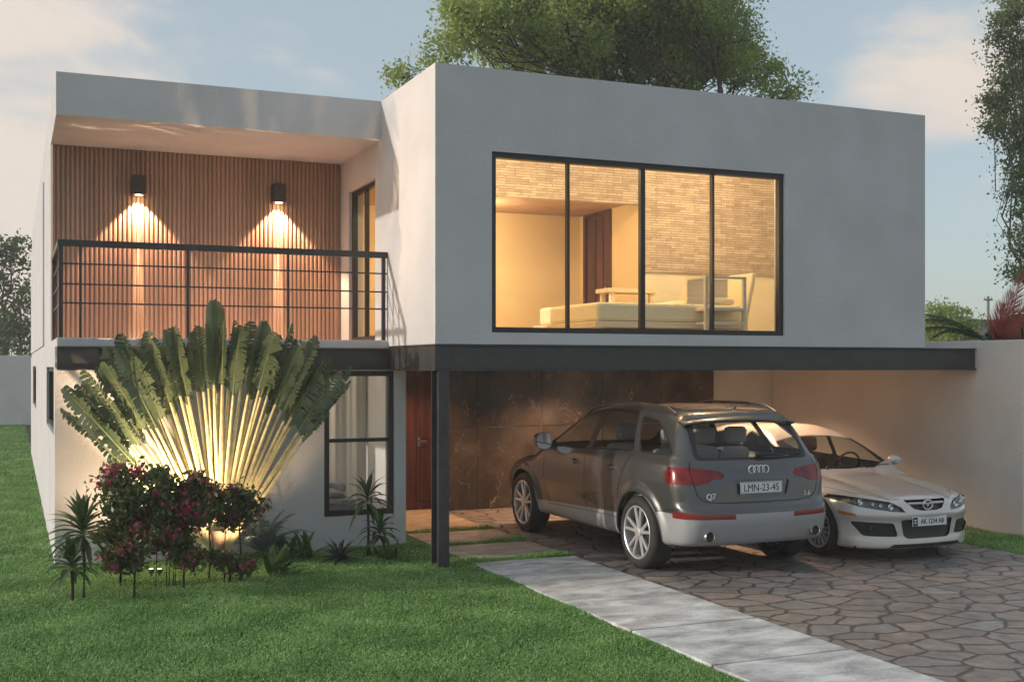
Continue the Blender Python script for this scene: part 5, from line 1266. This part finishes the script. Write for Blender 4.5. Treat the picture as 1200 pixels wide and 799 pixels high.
# ------------------------------------------------------------------ lights
def lamp(name, typ, loc, energy, col, parent=None, **kw):
    l = bpy.data.lights.new(name, typ); l.energy = energy; l.color = col
    for k_, v_ in kw.items(): setattr(l, k_, v_)
    o = bpy.data.objects.new(name, l); COL.objects.link(o); o.location = loc
    if parent: o.parent = parent
    return o
def aim(o, to): o.rotation_euler = (Vector(to) - Vector(o.location)).to_track_quat('-Z', 'Y').to_euler(); return o
WARM = (1.0, .62, .28); 
SUN_EL, SUN_AZ = 14, 11          # degrees above horizon; behind the facade plane, coming from -X
tosun = Vector((-cos(R(SUN_AZ)) * cos(R(SUN_EL)), sin(R(SUN_AZ)) * cos(R(SUN_EL)), sin(R(SUN_EL))))
sl = bpy.data.lights.new('sun', 'SUN'); sl.energy = 2.5; sl.angle = R(.8); sl.color = (1.0, .88, .75); so = bpy.data.objects.new('sun', sl); COL.objects.link(so); so.rotation_euler = (-tosun).to_track_quat('-Z', 'Y').to_euler()
# bedroom ceiling lamps
for x, e_ in ((6.0, 95), (9.2, 78)): lamp('ceiling_lamp', 'POINT', (x, 13.3, 5.1), e_, (1, .71, .36), shadow_soft_size=.12)
lamp('curtain_fill_light', 'POINT', (2.6, 14.4, 2.1), 22, (1, .84, .68), shadow_soft_size=.15)  # added fill to brighten the curtain, no fitting modelled
lamp('furniture_fill_light', 'POINT', (8.0, 12.5, 5.0), 30, (1, .76, .48), shadow_soft_size=.12)  # unseen fill added inside the window to light the furniture fronts
lamp('corridor_lamp', 'POINT', (6.2, 15.9, 4.2), 60, (1, .72, .40), shadow_soft_size=.1)
for x_, y_, e_ in ((9.3, 13.2, 480), (7.6, 15.6, 310), (10.3, 15.2, 440)): lamp('carport_downlight', 'SPOT', (x_, y_, 2.34), e_, (1, .57, .32), spot_size=R(128), spot_blend=1.0, shadow_soft_size=.06)
lamp('entrance_downlight', 'SPOT', (5.3, 16.0, 2.34), 110, (1, .58, .32), spot_size=R(130), spot_blend=.6, shadow_soft_size=.06)
for px in (163, 327):
    c = at_y(px, 220, 15.9)
    o = lamp('wall_lamp_beam', 'SPOT', (c.x, 15.92, 4.415), 310, (1, .56, .33), spot_size=R(92), spot_blend=.25, shadow_soft_size=.02); aim(o, (c.x, 15.94, 0))
    o = lamp('wall_lamp_narrow_beam', 'SPOT', (c.x, 15.94, 4.415), 1500, (1, .66, .36), spot_size=R(8), spot_blend=.6, shadow_soft_size=.02); aim(o, (c.x, 16.0, 3.2))
# garden spotlights: small ground fittings
SPB = mat('spotlight_body', (.03, .03, .03), .5); SPE = mat('spotlight_glow', (1, .9, .6), .5, emit=(1, .62, .28), estr=5)
for i, (px, py, e_, to) in enumerate(((177, 676, 85, (1.15, 13.78, 1.4)), (187, 676, 720, (1.85, 13.74, 3.8)), (271, 669, 90, (2.3, 13.7, 3.2)))):
    P, k = gpt(px, py); lab = ('left one of the two ground spotlights side by side', 'right one of the two ground spotlights side by side', 'single ground spotlight beside the round topped shrub')[i]
    t = thing('ground_spotlight', lab, 'spotlight', P, 0, 'ground spotlights in the bed')
    g = G(); g.tube([(0, 0, -.02), (0, 0, .05)], .008, 6); g.lathe([(.04, .02), (.05, .028), (.085, .03), (.088, .026)], 'z', 14); g.build('body', SPB, t)
    g = G(); g.lathe([(.086, .001), (.090, .016), (.086, .025)], 'z', 12); g.build('lens', SPE, t, smooth=True)
    o = lamp('spotlight_beam', 'SPOT', (P.x + (.05, .12, .0)[i], P.y + (.28, .22, .12)[i], (.42, .30, .14)[i]), e_, (1, .68, .40), spot_size=R((125, 92, 120)[i]), spot_blend=.7, shadow_soft_size=.02); aim(o, to)

# ------------------------------------------------------------------ world
w = bpy.data.worlds.new('World'); sc.world = w; w.use_nodes = True; nt = w.node_tree; N_ = nt.nodes; L_ = nt.links
bg = N_['Background']; sky = N_.new('ShaderNodeTexSky'); sky.sky_type = 'NISHITA'; sky.sun_disc = False; sky.sun_elevation = R(SUN_EL); sky.sun_rotation = math.atan2(tosun.x, tosun.y)
sky.air_density = 1.0; sky.dust_density = 1.5; sky.ozone_density = 2.0
tc = N_.new('ShaderNodeTexCoord'); sx = N_.new('ShaderNodeSeparateXYZ'); L_.new(tc.outputs['Generated'], sx.inputs[0])
# pale summer haze over the blue, then cumulus: noise along the view direction, denser where the photograph has its cloud banks
def skydir(u, v):
    a = (u - 600) / f; b_ = (429 - v) / f; return Vector((_s + a * _c, _c - a * _s, b_)).normalized()
def sk(op, a=None, b_=None, c=None):
    n = N_.new('ShaderNodeMath'); n.operation = op
    for q, x in enumerate((a, b_, c)):
        if x is None: continue
        if isinstance(x, (int, float)): n.inputs[q].default_value = x
        else: L_.new(x, n.inputs[q])
    return n.outputs[0]
nz = N_.new('ShaderNodeVectorMath'); nz.operation = 'NORMALIZE'; L_.new(tc.outputs['Generated'], nz.inputs[0])
def bump_at(u, v, sharp, amp):
    d = N_.new('ShaderNodeVectorMath'); d.operation = 'DOT_PRODUCT'; L_.new(nz.outputs[0], d.inputs[0]); d.inputs[1].default_value = skydir(u, v)
    return sk('MULTIPLY', sk('EXPONENT', sk('MULTIPLY', sk('SUBTRACT', 1, d.outputs['Value']), -sharp)), amp)
mp = N_.new('ShaderNodeMapping'); mp.inputs['Scale'].default_value = (1, 1, 2.2); mp.inputs['Location'].default_value = (.35, .1, .0); L_.new(nz.outputs[0], mp.inputs[0])
cn = N_.new('ShaderNodeTexNoise'); cn.inputs['Scale'].default_value = 5.5; cn.inputs['Detail'].default_value = 9; cn.inputs['Roughness'].default_value = .55; cn.inputs['Distortion'].default_value = .2; L_.new(mp.outputs[0], cn.inputs['Vector'])
tot = cn.outputs[0]
for a in ((20, 220, 45, .34), (1090, 170, 150, .27), (1180, 60, 200, .14), (330, 110, 160, .10), (690, -40, 14, -.20), (400, 10, 120, -.10), (1110, 350, 120, -.26)): tot = sk('ADD', tot, bump_at(*a))
cm = N_.new('ShaderNodeMapRange'); cm.interpolation_type = 'SMOOTHSTEP'; cm.inputs[1].default_value = .47; cm.inputs[2].default_value = .76; L_.new(tot, cm.inputs[0])
hz = N_.new('ShaderNodeMix'); hz.data_type = 'RGBA'; hz.inputs[0].default_value = .52; hz.inputs[7].default_value = (3.9, 4.4, 4.5, 1); L_.new(sky.outputs[0], hz.inputs[6])
mx = N_.new('ShaderNodeMix'); mx.data_type = 'RGBA'; mx.inputs[7].default_value = (5.3, 4.7, 4.15, 1)
L_.new(cm.outputs[0], mx.inputs[0]); L_.new(hz.outputs[2], mx.inputs[6]); L_.new(mx.outputs[2], bg.inputs[0]); bg.inputs[1].default_value = .14
hb = G(); hb.box(-40, 75, -6, 75, -1.2, 18); hm = bpy.data.materials.new('evening_haze'); hm.use_nodes = True; hn = hm.node_tree.nodes; hn.remove(hn['Principled BSDF'])
pv = hn.new('ShaderNodeVolumePrincipled'); pv.inputs['Color'].default_value = (.95, .95, .95, 1); pv.inputs['Density'].default_value = .0020; pv.inputs['Anisotropy'].default_value = .2
hm.node_tree.links.new(pv.outputs[0], hn['Material Output'].inputs['Volume']); kind(hb.build('haze', hm), 'stuff', 'thin evening haze in the air around the house', 'haze')
sc.view_settings.view_transform = 'Standard'; sc.view_settings.look = 'None'; sc.view_settings.exposure = .2; sc.view_settings.gamma = 1
sc.cycles.use_denoising = True; sc.cycles.max_bounces = 8; sc.cycles.transparent_max_bounces = 16; sc.cycles.caustics_reflective = False; sc.cycles.caustics_refractive = False; sc.cycles.sample_clamp_indirect = 6
